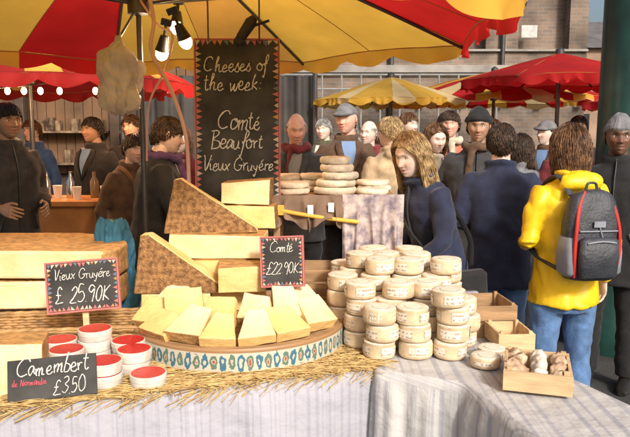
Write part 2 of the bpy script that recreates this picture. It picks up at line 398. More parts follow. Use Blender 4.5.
# ---------------------------------------------------------------- decorated round board
def rimmat():
    m=bpy.data.materials.new('painted_rim'); m.use_nodes=True; N=m.node_tree.nodes; L=m.node_tree.links; b=N['Principled BSDF']; b.inputs['Roughness'].default_value=.45
    def ma(op,a,b_=None,c=None):
        n=N.new('ShaderNodeMath'); n.operation=op
        for i,q in enumerate((a,b_,c)):
            if q is None: continue
            if isinstance(q,(int,float)): n.inputs[i].default_value=q
            else: L.new(q,n.inputs[i])
        return n.outputs[0]
    tc=N.new('ShaderNodeTexCoord'); sp=N.new('ShaderNodeSeparateXYZ'); L.new(tc.outputs['Object'],sp.inputs[0])
    ang=ma('ARCTAN2',sp.outputs[1],sp.outputs[0]); u=ma('ADD',ma('MULTIPLY',ang,84/(2*pi)),100); fx=ma('SUBTRACT',ma('FRACT',u),.5)
    par=ma('GREATER_THAN',ma('FRACT',ma('MULTIPLY',ma('FLOOR',u),.5)),.25)
    v=ma('DIVIDE',sp.outputs[2],.09); fy=ma('MULTIPLY',ma('SUBTRACT',v,.5),2.)
    d=ma('SQRT',ma('ADD',ma('POWER',ma('ABSOLUTE',fx),2),ma('MULTIPLY',ma('POWER',ma('ABSOLUTE',fy),2),.45)))
    nz=N.new('ShaderNodeTexNoise'); nz.inputs['Scale'].default_value=60; L.new(tc.outputs['Object'],nz.inputs[0])
    d=ma('ADD',d,ma('MULTIPLY',ma('SUBTRACT',nz.outputs[0],.5),.6))
    def mix(f,a,b2):
        x=N.new('ShaderNodeMix'); x.data_type='RGBA'; L.new(f,x.inputs[0])
        for i,q in((6,a),(7,b2)):
            if isinstance(q,tuple): x.inputs[i].default_value=(*q,1)
            else: L.new(q,x.inputs[i])
        return x.outputs[2]
    mc=mix(par,(.05,.15,.22),(.12,.18,.13))
    c=mix(ma('LESS_THAN',d,.38),(.52,.48,.38),mc)
    c=mix(ma('LESS_THAN',d,.15),c,(.50,.46,.35))
    c=mix(ma('MULTIPLY',ma('LESS_THAN',d,.09),par),c,(.40,.08,.05))
    c=mix(ma('GREATER_THAN',ma('ABSOLUTE',fy),.70),c,(.32,.18,.08))
    L.new(c,b.inputs['Base Color']); return m
e=empty('cheese_board',(-.28,2.47,.862)); RR=.39
mb=MB(); mb.rev([(0,0),(RR,0),(RR+.004,.006),(RR+.004,.084),(RR,.09),(RR-.025,.09),(RR-.03,.082),(0,.082)],96,mis=[1,0,0,0,1,1,1])
mb.obj('round_board',[rimmat(),wood],e,angle=30)
# ---------------------------------------------------------------- cheese wedges
TEXC=bpy.data.textures.new('cut_marks','CLOUDS'); TEXC.noise_scale=.045; TEXC.noise_depth=2
def rough(o,st=.006,sc=.05):
    s_=o.modifiers.new('s','SUBSURF'); s_.subdivision_type='SIMPLE'; s_.levels=3; s_.render_levels=3
    d=o.modifiers.new('d','DISPLACE'); d.texture=TEXC; d.strength=st; d.texture_coords='GLOBAL'; d.mid_level=.5
def wedge(name,pts,th,loc,rot,mats,front=1,edge=None,subd=6,bev=.004):
    mb=MB(); n=len(pts); vs=[(x,0,z) for x,z in pts]+[(x,th,z) for x,z in pts]
    fs=[list(range(n))[::-1],[n+i for i in range(n)]]; mi=[front,front]
    for i in range(n):
        fs.append([i,(i+1)%n,n+(i+1)%n,n+i]); mi.append(edge[i] if edge else 0)
    mb.add(vs,fs,mi); o=mb.obj(name,mats,None,bevel=bev,loc=loc,rot=rot,angle=50,bseg=3); rough(o,.005); return o
CM=[paste,rind,paste2,rind2]
wedge('comte_cheese_slab',[(-.17,0),(.17,0),(.17,.10),(-.17,.10)],.24,(-.36,2.56,.946),(0,0,.08),CM,0,[0,0,3,1])
wedge('comte_cheese_slab',[(-.14,0),(.14,0),(.13,.095),(-.14,.095)],.2,(-.40,2.60,1.05),(0,0,-.04),CM,0,[0,0,3,3])
wedge('cheese_block',[(-.09,0),(.09,0),(.085,.10),(-.09,.095)],.16,(-.27,2.46,1.043),(0,0,.12),CM,0,[0,1,3,1])
wedge('cheese_block',[(-.19,0),(.19,0),(.188,.090),(-.18,.097)],.18,(-.385,2.585,1.147),(0,0,-.02),CM,2,[0,0,3,1])
wedge('cheese_block',[(-.13,0),(.15,0),(.145,.092),(-.13,.097)],.14,(-.31,2.74,1.243),(0,0,-.03),CM,0,[0,1,3,1])
wedge('cheese_block',[(-.10,0),(.10,0),(.10,.105),(-.10,.085)],.14,(-.285,2.74,1.342),(0,.03,-.05),CM,2,[0,1,3,1])
wedge('cheese_wedge',[(0,0),(.37,0),(.36,.02),(.22,.115),(.07,.215),(.045,.21)],.10,(-.590,2.60,1.243),(-.06,0,.10),CM,1,[0,0,0,0,0,0],bev=.006)
wedge('cheese_wedge',[(0,0),(.35,0),(.34,.02),(.20,.122),(.06,.225),(.03,.222)],.10,(-.680,2.47,1.035),(-.05,0,.06),CM,1,[0,0,0,0,0,0],bev=.006)
wedge('cheese_slab',[(0,0),(.26,0),(.26,.085),(0,.085)],.12,(-.655,2.48,.946),(0,0,.06),CM,0,[0,1,2,1])
def portion(x,y,z,yaw,pitch,L=.10,w=.13,h=.05,roll=0):
    mb=MB(); sh=R(-.022,.022); wb=R(.26,.46)
    pl=[(-w/2,0),(w/2,0),(w*wb+sh,L),(-w*wb+sh,L*R(.88,1.1))]
    vs=[(a+R(-.005,.005),b,0) for a,b in pl]+[(a+R(-.005,.005),b,h+R(-.005,.005)) for a,b in pl]
    q=random.choice([0,1,2])
    mb.add(vs,[[3,2,1,0],[4,5,6,7],[0,1,5,4],[1,2,6,5],[2,3,7,6],[3,0,4,7]],[1,0,1 if q==2 else 2,2 if q else 1,1,1 if q==0 else 2])
    o=mb.obj('cheese_portion',[paste2 if random.random()<.65 else paste,rind2,paste],None,bevel=.003,bseg=3,loc=(x,y,z),rot=(rad(pitch),rad(roll),rad(yaw)),angle=50); rough(o,.006); return o
for p in[(-.58,2.30,.952,-24,34),(-.54,2.19,.948,-30,24),(-.43,2.15,.948,-12,30),(-.45,2.29,.970,6,36),(-.315,2.11,.948,4,30),(-.33,2.25,.970,-8,38),(-.19,2.13,.948,12,32),(-.205,2.26,.970,-8,38),(-.075,2.19,.948,26,30),(-.085,2.30,.970,14,38),(.01,2.29,.948,40,30),(-.01,2.40,.965,30,34),(-.55,2.40,.965,-16,34)]:
    portion(p[0],p[1],p[2],p[3]+R(-8,8),p[4]+R(-4,4),L=R(.105,.135),w=R(.115,.15),h=R(.034,.046),roll=R(-6,6))
# left stacked wheels
e=empty('gruyere_wheel_stack',(-1.18,2.62,.945))
for k in range(2):
    mb=MB()
    pl=[(-.5,.40),(-.5,-.06),(.36,-.04),(.40,.0)]+[(.40,.15),(.33,.33),(.1,.42)]
    m=len(pl); vs=[(x,y,k*.122) for x,y in pl]+[(x,y,k*.122+.114) for x,y in pl]
    fs=[list(range(m))[::-1],[m+i for i in range(m)]]+[[i,(i+1)%m,m+(i+1)%m,m+i] for i in range(m)]
    mb.add(vs,fs,[1,1]+[2,0,2]+[1]*(m-3)); o=mb.obj('wheel',[paste2,rind2,rind2],e,bevel=.012,bseg=3,rot=(0,0,rad(3-k*5))); rough(o,.006)
wedge('cheese_wedge',[(-.09,0),(.07,0),(.075,.15),(-.09,.16)],.14,(-.875,1.90,.872),(-.03,0,.25),[paste2,rind2,paste2,rind2],0,[0,1,1,1])
# wicker tray
e=empty('wicker_tray',(-.98,2.40,.866),.12); mb=MB()
wk=M('wicker',(.42,.24,.09),.6,.4,30,.3)
def loopp(w,d,z,ph):
    out=[]
    per=[(-w,-d),(w,-d),(w,d),(-w,d)]
    for s_ in range(4):
        a=Vector(per[s_]);b=Vector(per[(s_+1)%4]); k=int((b-a).length/.012); nr=Vector(((b-a).y,-(b-a).x)).normalized()
        for j in range(k):
            p=a.lerp(b,j/k)+nr*.004*math.sin(j*pi/2+ph); out.append(Vector((p.x,p.y,z)))
    out.append(out[0]); return out
for k in range(7): mb.tube(loopp(.36,.11,.006+k*.010,k*pi),.0055,6)
for k in range(2): mb.tube(loopp(.37,.12,.078+k*.008,0),.008,6)
mb.box((0,0,.004),(.7,.2,.006))
mb.obj('weave',wk,e)
# camembert boxes
red=M('red_label',(.50,.012,.018),.35,.25,60); boxw=M('box_white',(.62,.57,.50),.6,.2,30)
def camembert(x,y,z,n=1,r=.056):
    for k in range(n):
        e=empty('camembert_box',(x+R(-.005,.005),y+R(-.005,.005),z+k*.0365),R(0,6)); mb=MB()
        mb.rev([(0,0),(r-.003,0),(r-.002,.002),(r-.002,.018),(r,.018),(r,.033),(r-.002,.035),(r-.004,.035),(0,.0352)],40,mis=[0,0,0,0,0,0,0,1])
        mb.obj('box',[boxw,red],e,angle=30)
for c in[(-.515,1.985,.876,1),(-.645,1.99,.876,2),(-.585,2.10,.876,2),(-.80,2.10,.876,2),(-.74,2.21,.876,3),(-.69,2.08,.876,1),(-.86,2.2,.876,2),(-.63,2.20,.876,2)]: camembert(*c)
# ---------------------------------------------------------------- small wrapped cheeses
kraft=M('cheese_wrap',(.62,.47,.30),.6,.25,25,.3); bloom=M('bloomy_rind',(.70,.63,.50),.75,.2,18,.6,50)
def labelmat():
    m=bpy.data.materials.new('printed_label'); m.use_nodes=True; N=m.node_tree.nodes; L=m.node_tree.links; b=N['Principled BSDF']; b.inputs['Roughness'].default_value=.5
    tc=N.new('ShaderNodeTexCoord'); mp=N.new('ShaderNodeMapping'); mp.inputs['Scale'].default_value=(100,100,75); L.new(tc.outputs['Object'],mp.inputs[0])
    oi=N.new('ShaderNodeObjectInfo'); ad=N.new('ShaderNodeVectorMath'); ad.operation='ADD'; sc=N.new('ShaderNodeMath'); sc.operation='MULTIPLY'; sc.inputs[1].default_value=50
    L.new(oi.outputs['Random'],sc.inputs[0]); L.new(mp.outputs[0],ad.inputs[0]); L.new(sc.outputs[0],ad.inputs[1])
    nz=N.new('ShaderNodeTexNoise'); nz.inputs['Scale'].default_value=1; nz.inputs['Detail'].default_value=2; L.new(ad.outputs[0],nz.inputs[0])
    # printed lines: only inside two horizontal bands of the label
    sp=N.new('ShaderNodeSeparateXYZ'); L.new(tc.outputs['Object'],sp.inputs[0])
    w=N.new('ShaderNodeMath'); w.operation='MULTIPLY'; w.inputs[1].default_value=420; L.new(sp.outputs[2],w.inputs[0])
    s_=N.new('ShaderNodeMath'); s_.operation='SINE'; L.new(w.outputs[0],s_.inputs[0])
    g=N.new('ShaderNodeMath'); g.operation='GREATER_THAN'; g.inputs[1].default_value=.1; L.new(s_.outputs[0],g.inputs[0])
    n_=N.new('ShaderNodeMath'); n_.operation='LESS_THAN'; n_.inputs[1].default_value=.50; L.new(nz.outputs[0],n_.inputs[0])
    mm=N.new('ShaderNodeMath'); mm.operation='MULTIPLY'; L.new(g.outputs[0],mm.inputs[0]); L.new(n_.outputs[0],mm.inputs[1])
    mx=N.new('ShaderNodeMix'); mx.data_type='RGBA'; L.new(mm.outputs[0],mx.inputs[0]); mx.inputs[6].default_value=(.72,.66,.54,1); mx.inputs[7].default_value=(.42,.30,.22,1)
    L.new(mx.outputs[2],b.inputs['Base Color']); return m
lab=labelmat()
paperlab=M('paper_label',(.72,.66,.54),.55,.12,60)
def smallcheese(x,y,z,r=.056,h=.058,tilt=0):
    mb=MB(); w=R(-.002,.002); h=h-.001; r=r*R(.97,1.03)
    mb.rev([(0,0),(r-.006,0),(r-.001,.004),(r+w,.012),(r+w,h-.012),(r-.001,h-.004),(r-.007,h),(r-.02,h-.0015),(0,h-.002)],36,mis=[0,0,0,0,0,1,1,1])
    for a0 in(0,2.1,4.2):
        n=10; vs=[];fs=[]
        for i in range(n+1):
            a=a0+1.3*i/n; vs+=[((r+.0015)*math.cos(a),(r+.0015)*math.sin(a),.013),((r+.0015)*math.cos(a),(r+.0015)*math.sin(a),h-.014)]
        for i in range(n): fs.append([2*i,2*i+2,2*i+3,2*i+1])
        mb.add(vs,fs,2)
    q=R(0,50)
    for v in mb.v:
        k=1+.014*noise.noise(Vector((v.x*30,v.y*30,q))); v.x*=k; v.y*=k
    mb.rev([(r*.5,h-.0008),(r*.49,h+.0004),(0,h+.0005)],24,3)
    mb.obj('small_wrapped_cheese',[kraft,bloom,lab,paperlab],None,angle=50,loc=(x,y,z),rot=(tilt+R(-.03,.03),R(-.03,.03),R(0,6.28)),fixn=False)
rows=[(2.245,[(.225,3),(.345,3),(.465,4)]),(2.365,[(.165,4),(.29,4),(.41,4),(.53,3)]),(2.485,[(.11,4),(.23,5),(.35,5),(.47,5)]),(2.605,[(.16,5),(.285,5),(.41,5),(.53,4)]),(2.725,[(.12,4),(.25,5),(.38,5)])]
for y,cs in rows:
    for x,n in cs:
        for k in range(n): smallcheese(x+R(-.010,.010)+(R(-.020,.020) if k>1 else 0),y+R(-.009,.009),.876+k*.0595)
# ---------------------------------------------------------------- crates
def crate(name,loc,rz,w,d,h,mat,slats=2,t=.008):
    e=empty(name,loc,rz); mb=MB()
    sh=h/slats*.86
    for k in range(slats):
        z=(k+.5)*h/slats
        for s_ in(-1,1):
            mb.box((0,s_*d/2,z),(w,t,sh)); mb.box((s_*(w/2-t/2-.001),0,z+.0015),(t,d-t-.002,sh))
    for sx in(-1,1):
        for sy in(-1,1): mb.box((sx*(w/2-t*1.8),sy*(d/2-t*1.3),h/2+.004),(t*1.6,t*1.6,h))
    n=max(3,int(d/.06))
    for i in range(n): mb.box((0,-d/2+(i+.5)*d/n,.005),(w-2.2*t,d/n*.85,.006))
    mb.obj('slats',mat,e,smooth=False,bevel=.0015); return e
crate('wooden_box',(.68,1.99,.878),-.30,.195,.21,.07,woodpale,1,.010)
lm=M('rough_bread',(.42,.22,.12),.8,.4,25,.8,50,col2=(.70,.52,.36)); paper=M('wrapping_paper',(.62,.55,.46),.6,.15,12,.5,30)
def crumple(name,loc,r,mat,amp=.25,fr=2.2,sd=0,rot=None,n=40):
    mb=MB(); mb.ell((0,0,0),r,n,int(n*.75),0,fn=lambda q:amp*noise.noise(q*fr+Vector((sd,0,0)))+amp*.5*noise.noise(q*fr*2.6)-amp*.3*abs(noise.noise(q*fr*5)))
    return mb.obj(name,mat,None,loc=loc,angle=None,rot=rot)
for i in range(12):
    a=XF((.68,1.99,.878),(0,0,-.30))@Vector((-.06+.06*(i%3)+R(-.01,.01),-.07+.045*(i//3)+R(-.008,.008),.042+R(0,.02)))
    if i%3==1: crumple('wrapped_cheese_parcel',a,(.030,.026,.022),paper,.3,1.8,i*3,(R(0,3),R(0,3),R(0,3)),20)
    else: crumple('bread_roll',a,(R(.026,.034),R(.022,.028),R(.018,.024)),lm,.3,1.6,i*5,(R(0,3),R(0,3),R(0,3)),20)
crate('wooden_crate',(.66,2.56,.866),.1,.18,.20,.13,wood,2)
crate('wooden_crate',(.70,2.36,.874),.05,.13,.16,.07,woodpale,1)
for (x,y,k) in [(.60,2.22,1),(.56,2.14,1)]: smallcheese(x,y,.876,.048,.04)
# ---------------------------------------------------------------- chalk lettering
G={'C':(1.4,[[(1.3,1.6),(1.0,2),(.5,1.9),(.1,1.2),(.15,.4),(.6,0),(1.2,.3)]]),
'h':(1.,[[(.1,.6),(.5,1.8),(.35,2),(.22,1.2),(.2,0)],[(.2,.5),(.45,.95),(.65,.85),(.65,.2),(.85,0),(1.,.2)]]),
'e':(.8,[[(0,.4),(.5,.6),(.55,.9),(.3,1),(.08,.6),(.15,.1),(.5,0),(.8,.3)]]),
'é':(.8,[[(0,.4),(.5,.6),(.55,.9),(.3,1),(.08,.6),(.15,.1),(.5,0),(.8,.3)],[(.3,1.25),(.6,1.6)]]),
's':(.75,[[(0,.1),(.4,1.05),(.38,.8),(.6,.35),(.4,0),(.1,.1)]]),
'o':(.85,[[(.4,1),(.1,.8),(.05,.3),(.35,0),(.65,.3),(.6,.85),(.35,1),(.55,.75),(.85,.9)]]),
'f':(.65,[[(.1,.6),(.55,1.6),(.45,2),(.25,1.6),(.2,0),(.15,-.8),(0,-.6)],[(0,.8),(.5,.9)]]),
't':(.6,[[(.3,1.8),(.2,.8),(.25,.1),(.45,0),(.6,.2)],[(0,1.2),(.55,1.25)]]),
'w':(1.05,[[(0,1),(.1,.2),(.3,0),(.5,.8),(.55,.2),(.8,0),(1,.9)]]),
'k':(.8,[[(.3,2),(.15,1),(.15,0)],[(.65,1),(.2,.5),(.4,.4),(.75,0)]]),
':':(.5,[[(.2,.2),(.24,.24)],[(.25,.8),(.29,.84)]]),'.':(.35,[[(.1,0),(.16,.05)]]),
'm':(1.15,[[(0,1),(.1,0)],[(.1,.6),(.3,1),(.45,.8),(.45,0)],[(.45,.6),(.7,1),(.85,.8),(.85,.1),(1.05,.1)]]),
'n':(.8,[[(0,1),(.1,0)],[(.1,.6),(.3,1),(.5,.8),(.5,.1),(.7,.1)]]),
'b':(.8,[[(.2,2),(.1,1),(.1,0),(.5,0),(.62,.6),(.15,.8)]]),
'B':(1.1,[[(.3,2),(.15,0)],[(.1,1.9),(.7,2),(.85,1.6),(.3,1.1),(.9,.8),(.85,.2),(.1,0)]]),
'a':(.85,[[(.6,.9),(.3,1),(.05,.5),(.2,0),(.55,.5),(.6,.95),(.6,.2),(.85,.1)]]),
'u':(.9,[[(0,1),(.1,.2),(.35,0),(.6,.5),(.65,1),(.65,.2),(.9,.1)]]),
'r':(.65,[[(.05,1),(.15,0)],[(.15,.6),(.35,.95),(.6,.9)]]),
'V':(1.05,[[(0,2),(.2,1.8),(.45,0),(1,2)]]),'i':(.45,[[(.1,1),(.15,.1),(.4,.1)],[(.2,1.4),(.22,1.46)]]),
'x':(.7,[[(0,1),(.6,0)],[(.6,1),(0,0)]]),
'G':(1.4,[[(1.2,1.6),(.9,2),(.45,1.9),(.1,1.2),(.15,.4),(.6,0),(1.1,.3),(1.15,.8)],[(.75,.85),(1.35,.85)]]),
'y':(.75,[[(0,1),(.15,.4),(.45,.3)],[(.6,1),(.45,0),(.2,-.8),(0,-.5)]]),
'£':(1.1,[[(.9,1.7),(.6,2),(.35,1.5),(.4,.6),(.1,0),(1,.05)],[(.1,1),(.7,1)]]),
'2':(.95,[[(.1,1.6),(.4,2),(.75,1.6),(.4,.7),(0,0),(.8,0)]]),'3':(.9,[[(.1,1.8),(.5,2),(.7,1.5),(.3,1.1),(.75,.6),(.4,0),(0,.2)]]),
'5':(.9,[[(.7,2),(.2,2),(.1,1.1),(.5,1.2),(.75,.6),(.4,0),(0,.1)]]),'9':(.9,[[(.7,1.6),(.3,2),(.05,1.5),(.3,1.1),(.7,1.5),(.65,.8),(.5,0)]]),
'0':(.9,[[(.4,2),(.05,1.3),(.1,.4),(.4,0),(.75,.6),(.7,1.6),(.4,2)]]),'K':(1.,[[(.1,2),(.1,0)],[(.8,2),(.15,.9),(.85,0)]]),
'N':(1.1,[[(.1,0),(.15,2),(.8,0),(.9,2)]]),'d':(.8,[[(.5,.9),(.2,.9),(.05,.4),(.3,0),(.55,.5),(.6,2),(.6,.1),(.8,.1)]]),' ':(.7,[])}
chalk=M('chalk',(.66,.64,.58),.9,.4,160); chalkpink=M('chalk_pink',(.78,.12,.16),.9,.15,60)
def write(txt,x,z,width,parent,mat,ty=-.009,slope=0,bd=None):
    tw=sum(G[c][0] for c in txt); s=width/tw; cu=bpy.data.curves.new('lettering','CURVE'); cu.dimensions='3D'
    cu.bevel_depth=bd or s*.08; cu.bevel_resolution=1; cx=x
    for c in txt:
        w,st=G[c]; k=R(.86,1.14); dz=R(-.12,.12)*s; sl_=R(.05,.22)
        for p in st:
            q=cr([(a+R(-.04,.04),0,b+R(-.05,.05)) for a,b in p],5); sp=cu.splines.new('POLY'); sp.points.add(len(q)-1)
            for i,v in enumerate(q):
                sp.points[i].co=(cx+(v.x+v.z*sl_)*s*k,ty,z+v.z*s*k+dz+slope*(cx-x),1); sp.points[i].radius=.75+.5*abs(noise.noise(Vector((i*.6,cx*40,z*40))))*2
        cx+=w*s*1.0
    cu.materials.append(mat); o=bpy.data.objects.new('lettering',cu); COL.objects.link(o); o.parent=parent
slate=M('blackboard',(.022,.022,.022),.7,.5,8,.1,30,col2=(.060,.057,.052))
decs=[M('paint_rose',(.46,.14,.13),.7),M('paint_cream',(.48,.40,.30),.7),M('paint_blue',(.12,.16,.22),.7),M('paint_ochre',(.45,.23,.08),.7)]
def board(name,w,h,loc,rot,lines,dec=True,bw=.022,stick=0):
    e=empty(name,loc,rot=rot); mb=MB(); mb.box((0,0,0),(w,.012,h)); mb.obj('panel',slate,e,smooth=False,bevel=.002)
    if dec:
        mb=MB()
        def tri(cx,cz,dx,dz,s_):
            q=R(.65,1.15)
            mb.add([(cx-dz*s_*.5,-.0085,cz+dx*s_*.5),(cx+dz*s_*.5,-.0085,cz-dx*s_*.5),(cx+dx*bw*q+dz*R(-.4,.4)*bw,-.0085,cz+dz*bw*q)],[[0,1,2]],random.choice([0,0,0,1,1,2,3]))
        st=bw*1.0
        n=int(w/st)
        for i in range(n):
            x=-w/2+(i+.5)*w/n; tri(x,h/2-.002,0,-1,st*.95); tri(x,-h/2+.002,0,1,st*.95)
        n=int(h/st)-2
        for i in range(n):
            z=-h/2+st+(i+.5)*(h-2*st)/n; tri(-w/2+.002,z,1,0,st*.95); tri(w/2-.002,z,-1,0,st*.95)
        mb.obj('painted_border',decs,e,smooth=False,fixn=False)
        mb=MB()
        for s_ in(-1,1):
            mb.box((s_*(w/2+.003),0,0),(.006,.018,h+.012)); mb.box((0,0,s_*(h/2+.003)),(w,.018,.006))
        mb.obj('edge',decs[0],e,smooth=False)
    for l in lines: write(l[0],l[1],l[2],l[3],e,l[4] if len(l)>4 else chalk,slope=l[5] if len(l)>5 else 0)
    if stick:
        mb=MB(); mb.box((0,.012,-h/2-stick/2+.02),(.02,.008,stick+.04)); mb.obj('stake',woodpale,e,smooth=False)
    return e
board('chalkboard_sign',.36,.76,(-.338,2.98,1.650),(rad(-4),0,rad(2)),[('Cheeses of',-.145,.245,.28),('the week:',-.145,.165,.25),('Comté',-.09,-.005,.19),('Beaufort',-.12,-.09,.23),('Vieux Gruyé'+'re',-.155,-.185,.31)],bw=.024)
board('chalkboard_price_sign',.235,.165,(-.80,2.28,1.112),(rad(-12),rad(-4),rad(6)),[('Vieux Gruyére',-.095,.025,.19,),('£ 25.90K',-.095,-.055,.185)],bw=.014,stick=.17)
board('chalkboard_price_sign',.15,.175,(-.120,2.44,1.165),(rad(-10),rad(-3),rad(-6)),[('Comté',-.045,.035,.085),('£22.90K',-.062,-.045,.122)],bw=.013,stick=.16)
board('chalkboard_price_sign',.245,.118,(-.762,1.885,.932),(rad(-20),rad(-2),rad(12)),[('Camembert',-.10,.012,.20),('£3.50',-.0,-.048,.09),('de Normandie',-.11,-.015,.095,chalkpink)],dec=False)
# ---------------------------------------------------------------- tasting stand with rounds
e=empty('display_stand',(.08,3.12,0)); mb=MB()
mb.box((0,0,1.345),(.56,.34,.02)); 
for sx in(-.25,.25):
    for sy in(-.14,.14): mb.box((sx,sy,.67),(.03,.03,1.34))
mb.obj('shelf',wood,e,smooth=False,bevel=.003)
pat=M('printed_cloth',(.24,.20,.25),.85,.3,30,.3,30,col2=(.56,.46,.42))
def hang(x0,x1,z0,d,y,mat,par,nm,ph=0):
    mb=MB(); n=60; vs=[];fs=[]
    for j in range(18):
        for i in range(n):
            x=x0+(x1-x0)*i/(n-1); t=j/17; z=z0-(d+.03*math.sin(i*.2+ph)+.02*noise.noise(Vector((i*.2,ph,0))))*t
            vs.append((x+.015*t*math.sin(i*.31),y-.004-.022*t*(1+math.sin(i*.5+noise.noise(Vector((i*.12,t,ph)))*3)),z))
    for j in range(17):
        for i in range(n-1): fs.append([j*n+i,j*n+i+1,(j+1)*n+i+1,(j+1)*n+i])
    mb.add(vs,fs); mb.obj(nm,mat,par,fixn=False,angle=None)
hang(-.28,.06,1.36,.13,-.17,M('brown_cloth',(.20,.13,.09),.85,.2,10,.3,20),e,'brown_cloth',2)
hang(.04,.31,1.364,.36,-.178,pat,e,'draped_cloth',0)
tom=M('grey_rind',(.50,.41,.30),.85,.25,18,.5,50,col2=(.70,.60,.46))
def flatround(x,y,z,r,h,mat=tom):
    mb=MB(); q=R(0,9)
    mb.rev([(0,0),(r*.9,0),(r*.98,h*.2),(r,h*.5),(r*.98,h*.8),(r*.9,h),(r*.5,h*1.03),(0,h*.98)],40)
    for v in mb.v: 
        k=1+.06*noise.noise(Vector((v.x*20,v.y*20,q))); v.x*=k; v.y*=k; v.z+=.003*noise.noise(Vector((v.x*30,v.y*30,q)))
    mb.obj('cheese_round',mat,None,loc=(x,y,z),rot=(0,0,R(0,6)))
for k in range(5): flatround(.10+R(-.014,.014),3.06+R(-.01,.01),1.357+k*.034,.098-.007*k,.031)
for x,y,n,r in[(-.10,3.05,2,.075),(-.14,3.2,3,.07),(.26,3.06,1,.075),(.28,3.2,2,.08),(.0,3.22,3,.08)]:
    for k in range(n): flatround(x+R(-.006,.006),y,1.357+k*.027,r,.026,bloom if x>.2 else tom)
e=empty('wooden_paddle',(.0,2.92,1.265),.0); mb=MB(); mb.tube(cr([(-.15,0,.03),(-.05,0,.012),(.1,0,-.01),(.19,0,-.02)],4),.010,8); mb.box((-.16,0,.032),(.05,.015,.045)); mb.obj('handle',M('yellow_wood',(.70,.40,.06),.5,.2),e,bevel=.003)
for (x,z) in[(-.02,1.30),(.07,1.31)]:
    e=empty('price_tag',(x,2.912,z)); mb=MB(); mb.box((0,0,0),(.025,.002,.04)); mb.obj('card',white,e,smooth=False)
crate('wooden_crate',(.10,2.98,.866),0,.46,.22,.18,wood,3)
def bag(name,loc,prof,mat,sq=.7,np=9,amp=.14,sd=0,rot=None,nq=.28):
    n=120; mb=MB(); P=cr([(r,0,z) for r,z in prof],8); vs=[];fs=[]; m=len(P)
    for j,p in enumerate(P):
        for i in range(n):
            a=2*pi*i/n; d=Vector((math.cos(a),math.sin(a),0)); q=noise.noise(Vector((d.x*1.7+sd,d.y*1.7,p.z*9)))+.6*noise.noise(Vector((d.x*4+sd,d.y*4,p.z*26)))-.5*abs(noise.noise(Vector((d.x*3,d.y*3+sd,p.z*18))))
            r=p.x*(1+amp*math.sin(np*a+3*q+sd)*(1-.5*j/m)+nq*q)
            vs.append((r*math.cos(a),r*math.sin(a)*sq,p.z+.02*q))
    for j in range(m-1):
        for i in range(n): fs.append([j*n+i,j*n+(i+1)%n,(j+1)*n+(i+1)%n,(j+1)*n+i])
    fs.append(list(range(n))); fs.append([(m-1)*n+i for i in range(n)][::-1])
    mb.add(vs,fs); return mb.obj(name,mat,None,loc=loc,angle=60,rot=rot)
bag('blue_cloth_bag',(-.86,2.84,0),[(.05,1.27),(.07,1.235),(.08,1.17),(.09,1.08),(.10,.96),(.10,.868)],M('teal_cloth',(.04,.16,.25),.8,.35,12,.4,30),.8,5,.10,2)
bag('hanging_plastic_bag',(-.875,3.08,0),[(.010,2.06),(.016,2.03),(.045,2.0),(.082,1.965),(.088,1.90),(.080,1.84),(.092,1.78),(.085,1.74),(.03,1.715)],M('grey_plastic',(.56,.52,.46),.28,.3,10,.7,26,spec=.6,trans=.3,crease=.8,crs=14),.55,7,.12,5,nq=.42)
mb=MB(); mb.tube(cr([(-.875,3.08,2.04),(-.85,3.12,2.10),(-.81,3.18,2.2)],5),.006,6); mb.obj('bag_tie',steel)
cab=M('cable_pink',(.62,.42,.36),.5,.1)
mb=MB(); mb.tube(cr([(-.74,3.05,2.28),(-.70,3.02,2.12),(-.71,3.0,1.98),(-.63,3.0,1.82),(-.57,3.0,1.62),(-.56,3.0,1.40)],8),.009,8)
mb.obj('cable',cab)
mb=MB(); mb.tube(cr([(-.80,3.15,2.24),(-.69,3.04,2.10),(-.62,3.02,2.05),(-.66,3.02,1.9),(-.74,3.05,1.75),(-.79,3.18,1.5)],8),.005,8); mb.obj('cable',cab)
bulb=emit('bulb_glow',(1,.66,.32),22)
def clamp_lamp(x,y,z,e_,rot=(0,0,0)):
    e=empty('clamp_lamp',(x,y,z),rot=rot); mb=MB()
    mb.rev([(.012,.10),(.02,.10),(.026,.06),(.034,.03),(.036,.03),(.028,.062),(.02,.104),(0,.104)],24); mb.tube([(0,0,.10),(0,0,.17)],.008,8); mb.box((0,0,.17),(.05,.02,.03)); mb.obj('shade',black,e)
    mb=MB(); mb.ell((0,0,.018),(.032,.032,.038),16,12); mb.obj('bulb',bulb,e); lamp('lamp_light',(0,0,-.04),e_,(1,.70,.42),e)
clamp_lamp(-.755,3.4,2.0,14,(rad(20),rad(15),0)); clamp_lamp(-.62,3.35,2.05,14,(rad(20),rad(-20),0)); clamp_lamp(-.70,3.5,2.14,6,(rad(-25),0,0))
e=empty('clamp_spotlight',(-.29,2.97,2.075),rot=(0,rad(35),0)); mb=MB(); mb.rev([(0,-.05),(.022,-.05),(.026,.03),(.014,.055),(0,.055)],20); mb.tube([(0,0,.0),(.06,0,.08)],.006,8); mb.box((.0,0,-.06),(.035,.025,.035)); mb.obj('body',black,e)
mb=MB(); mb.tube([(-.24,2.99,2.02),(-.24,3.0,2.36)],.004,6); mb.tube([(-.46,2.99,2.02),(-.47,3.05,2.4)],.004,6); mb.obj('hanging_wire',steel)
e=empty('string_lights',(0,0,0)); mb=MB(); mb.tube(cr([(-3.6,5.0,2.0),(-2.7,5.0,1.94),(-2.2,5.0,1.95),(-1.3,5.0,2.05)],8),.005,6); mb.obj('wire',black,e)
mb=MB()
for x in(-2.35,-2.24,-2.12,-2.0,-1.86,-1.6,-1.4): mb.ell((x,5.0,1.92),(.02,.02,.027),12,8)
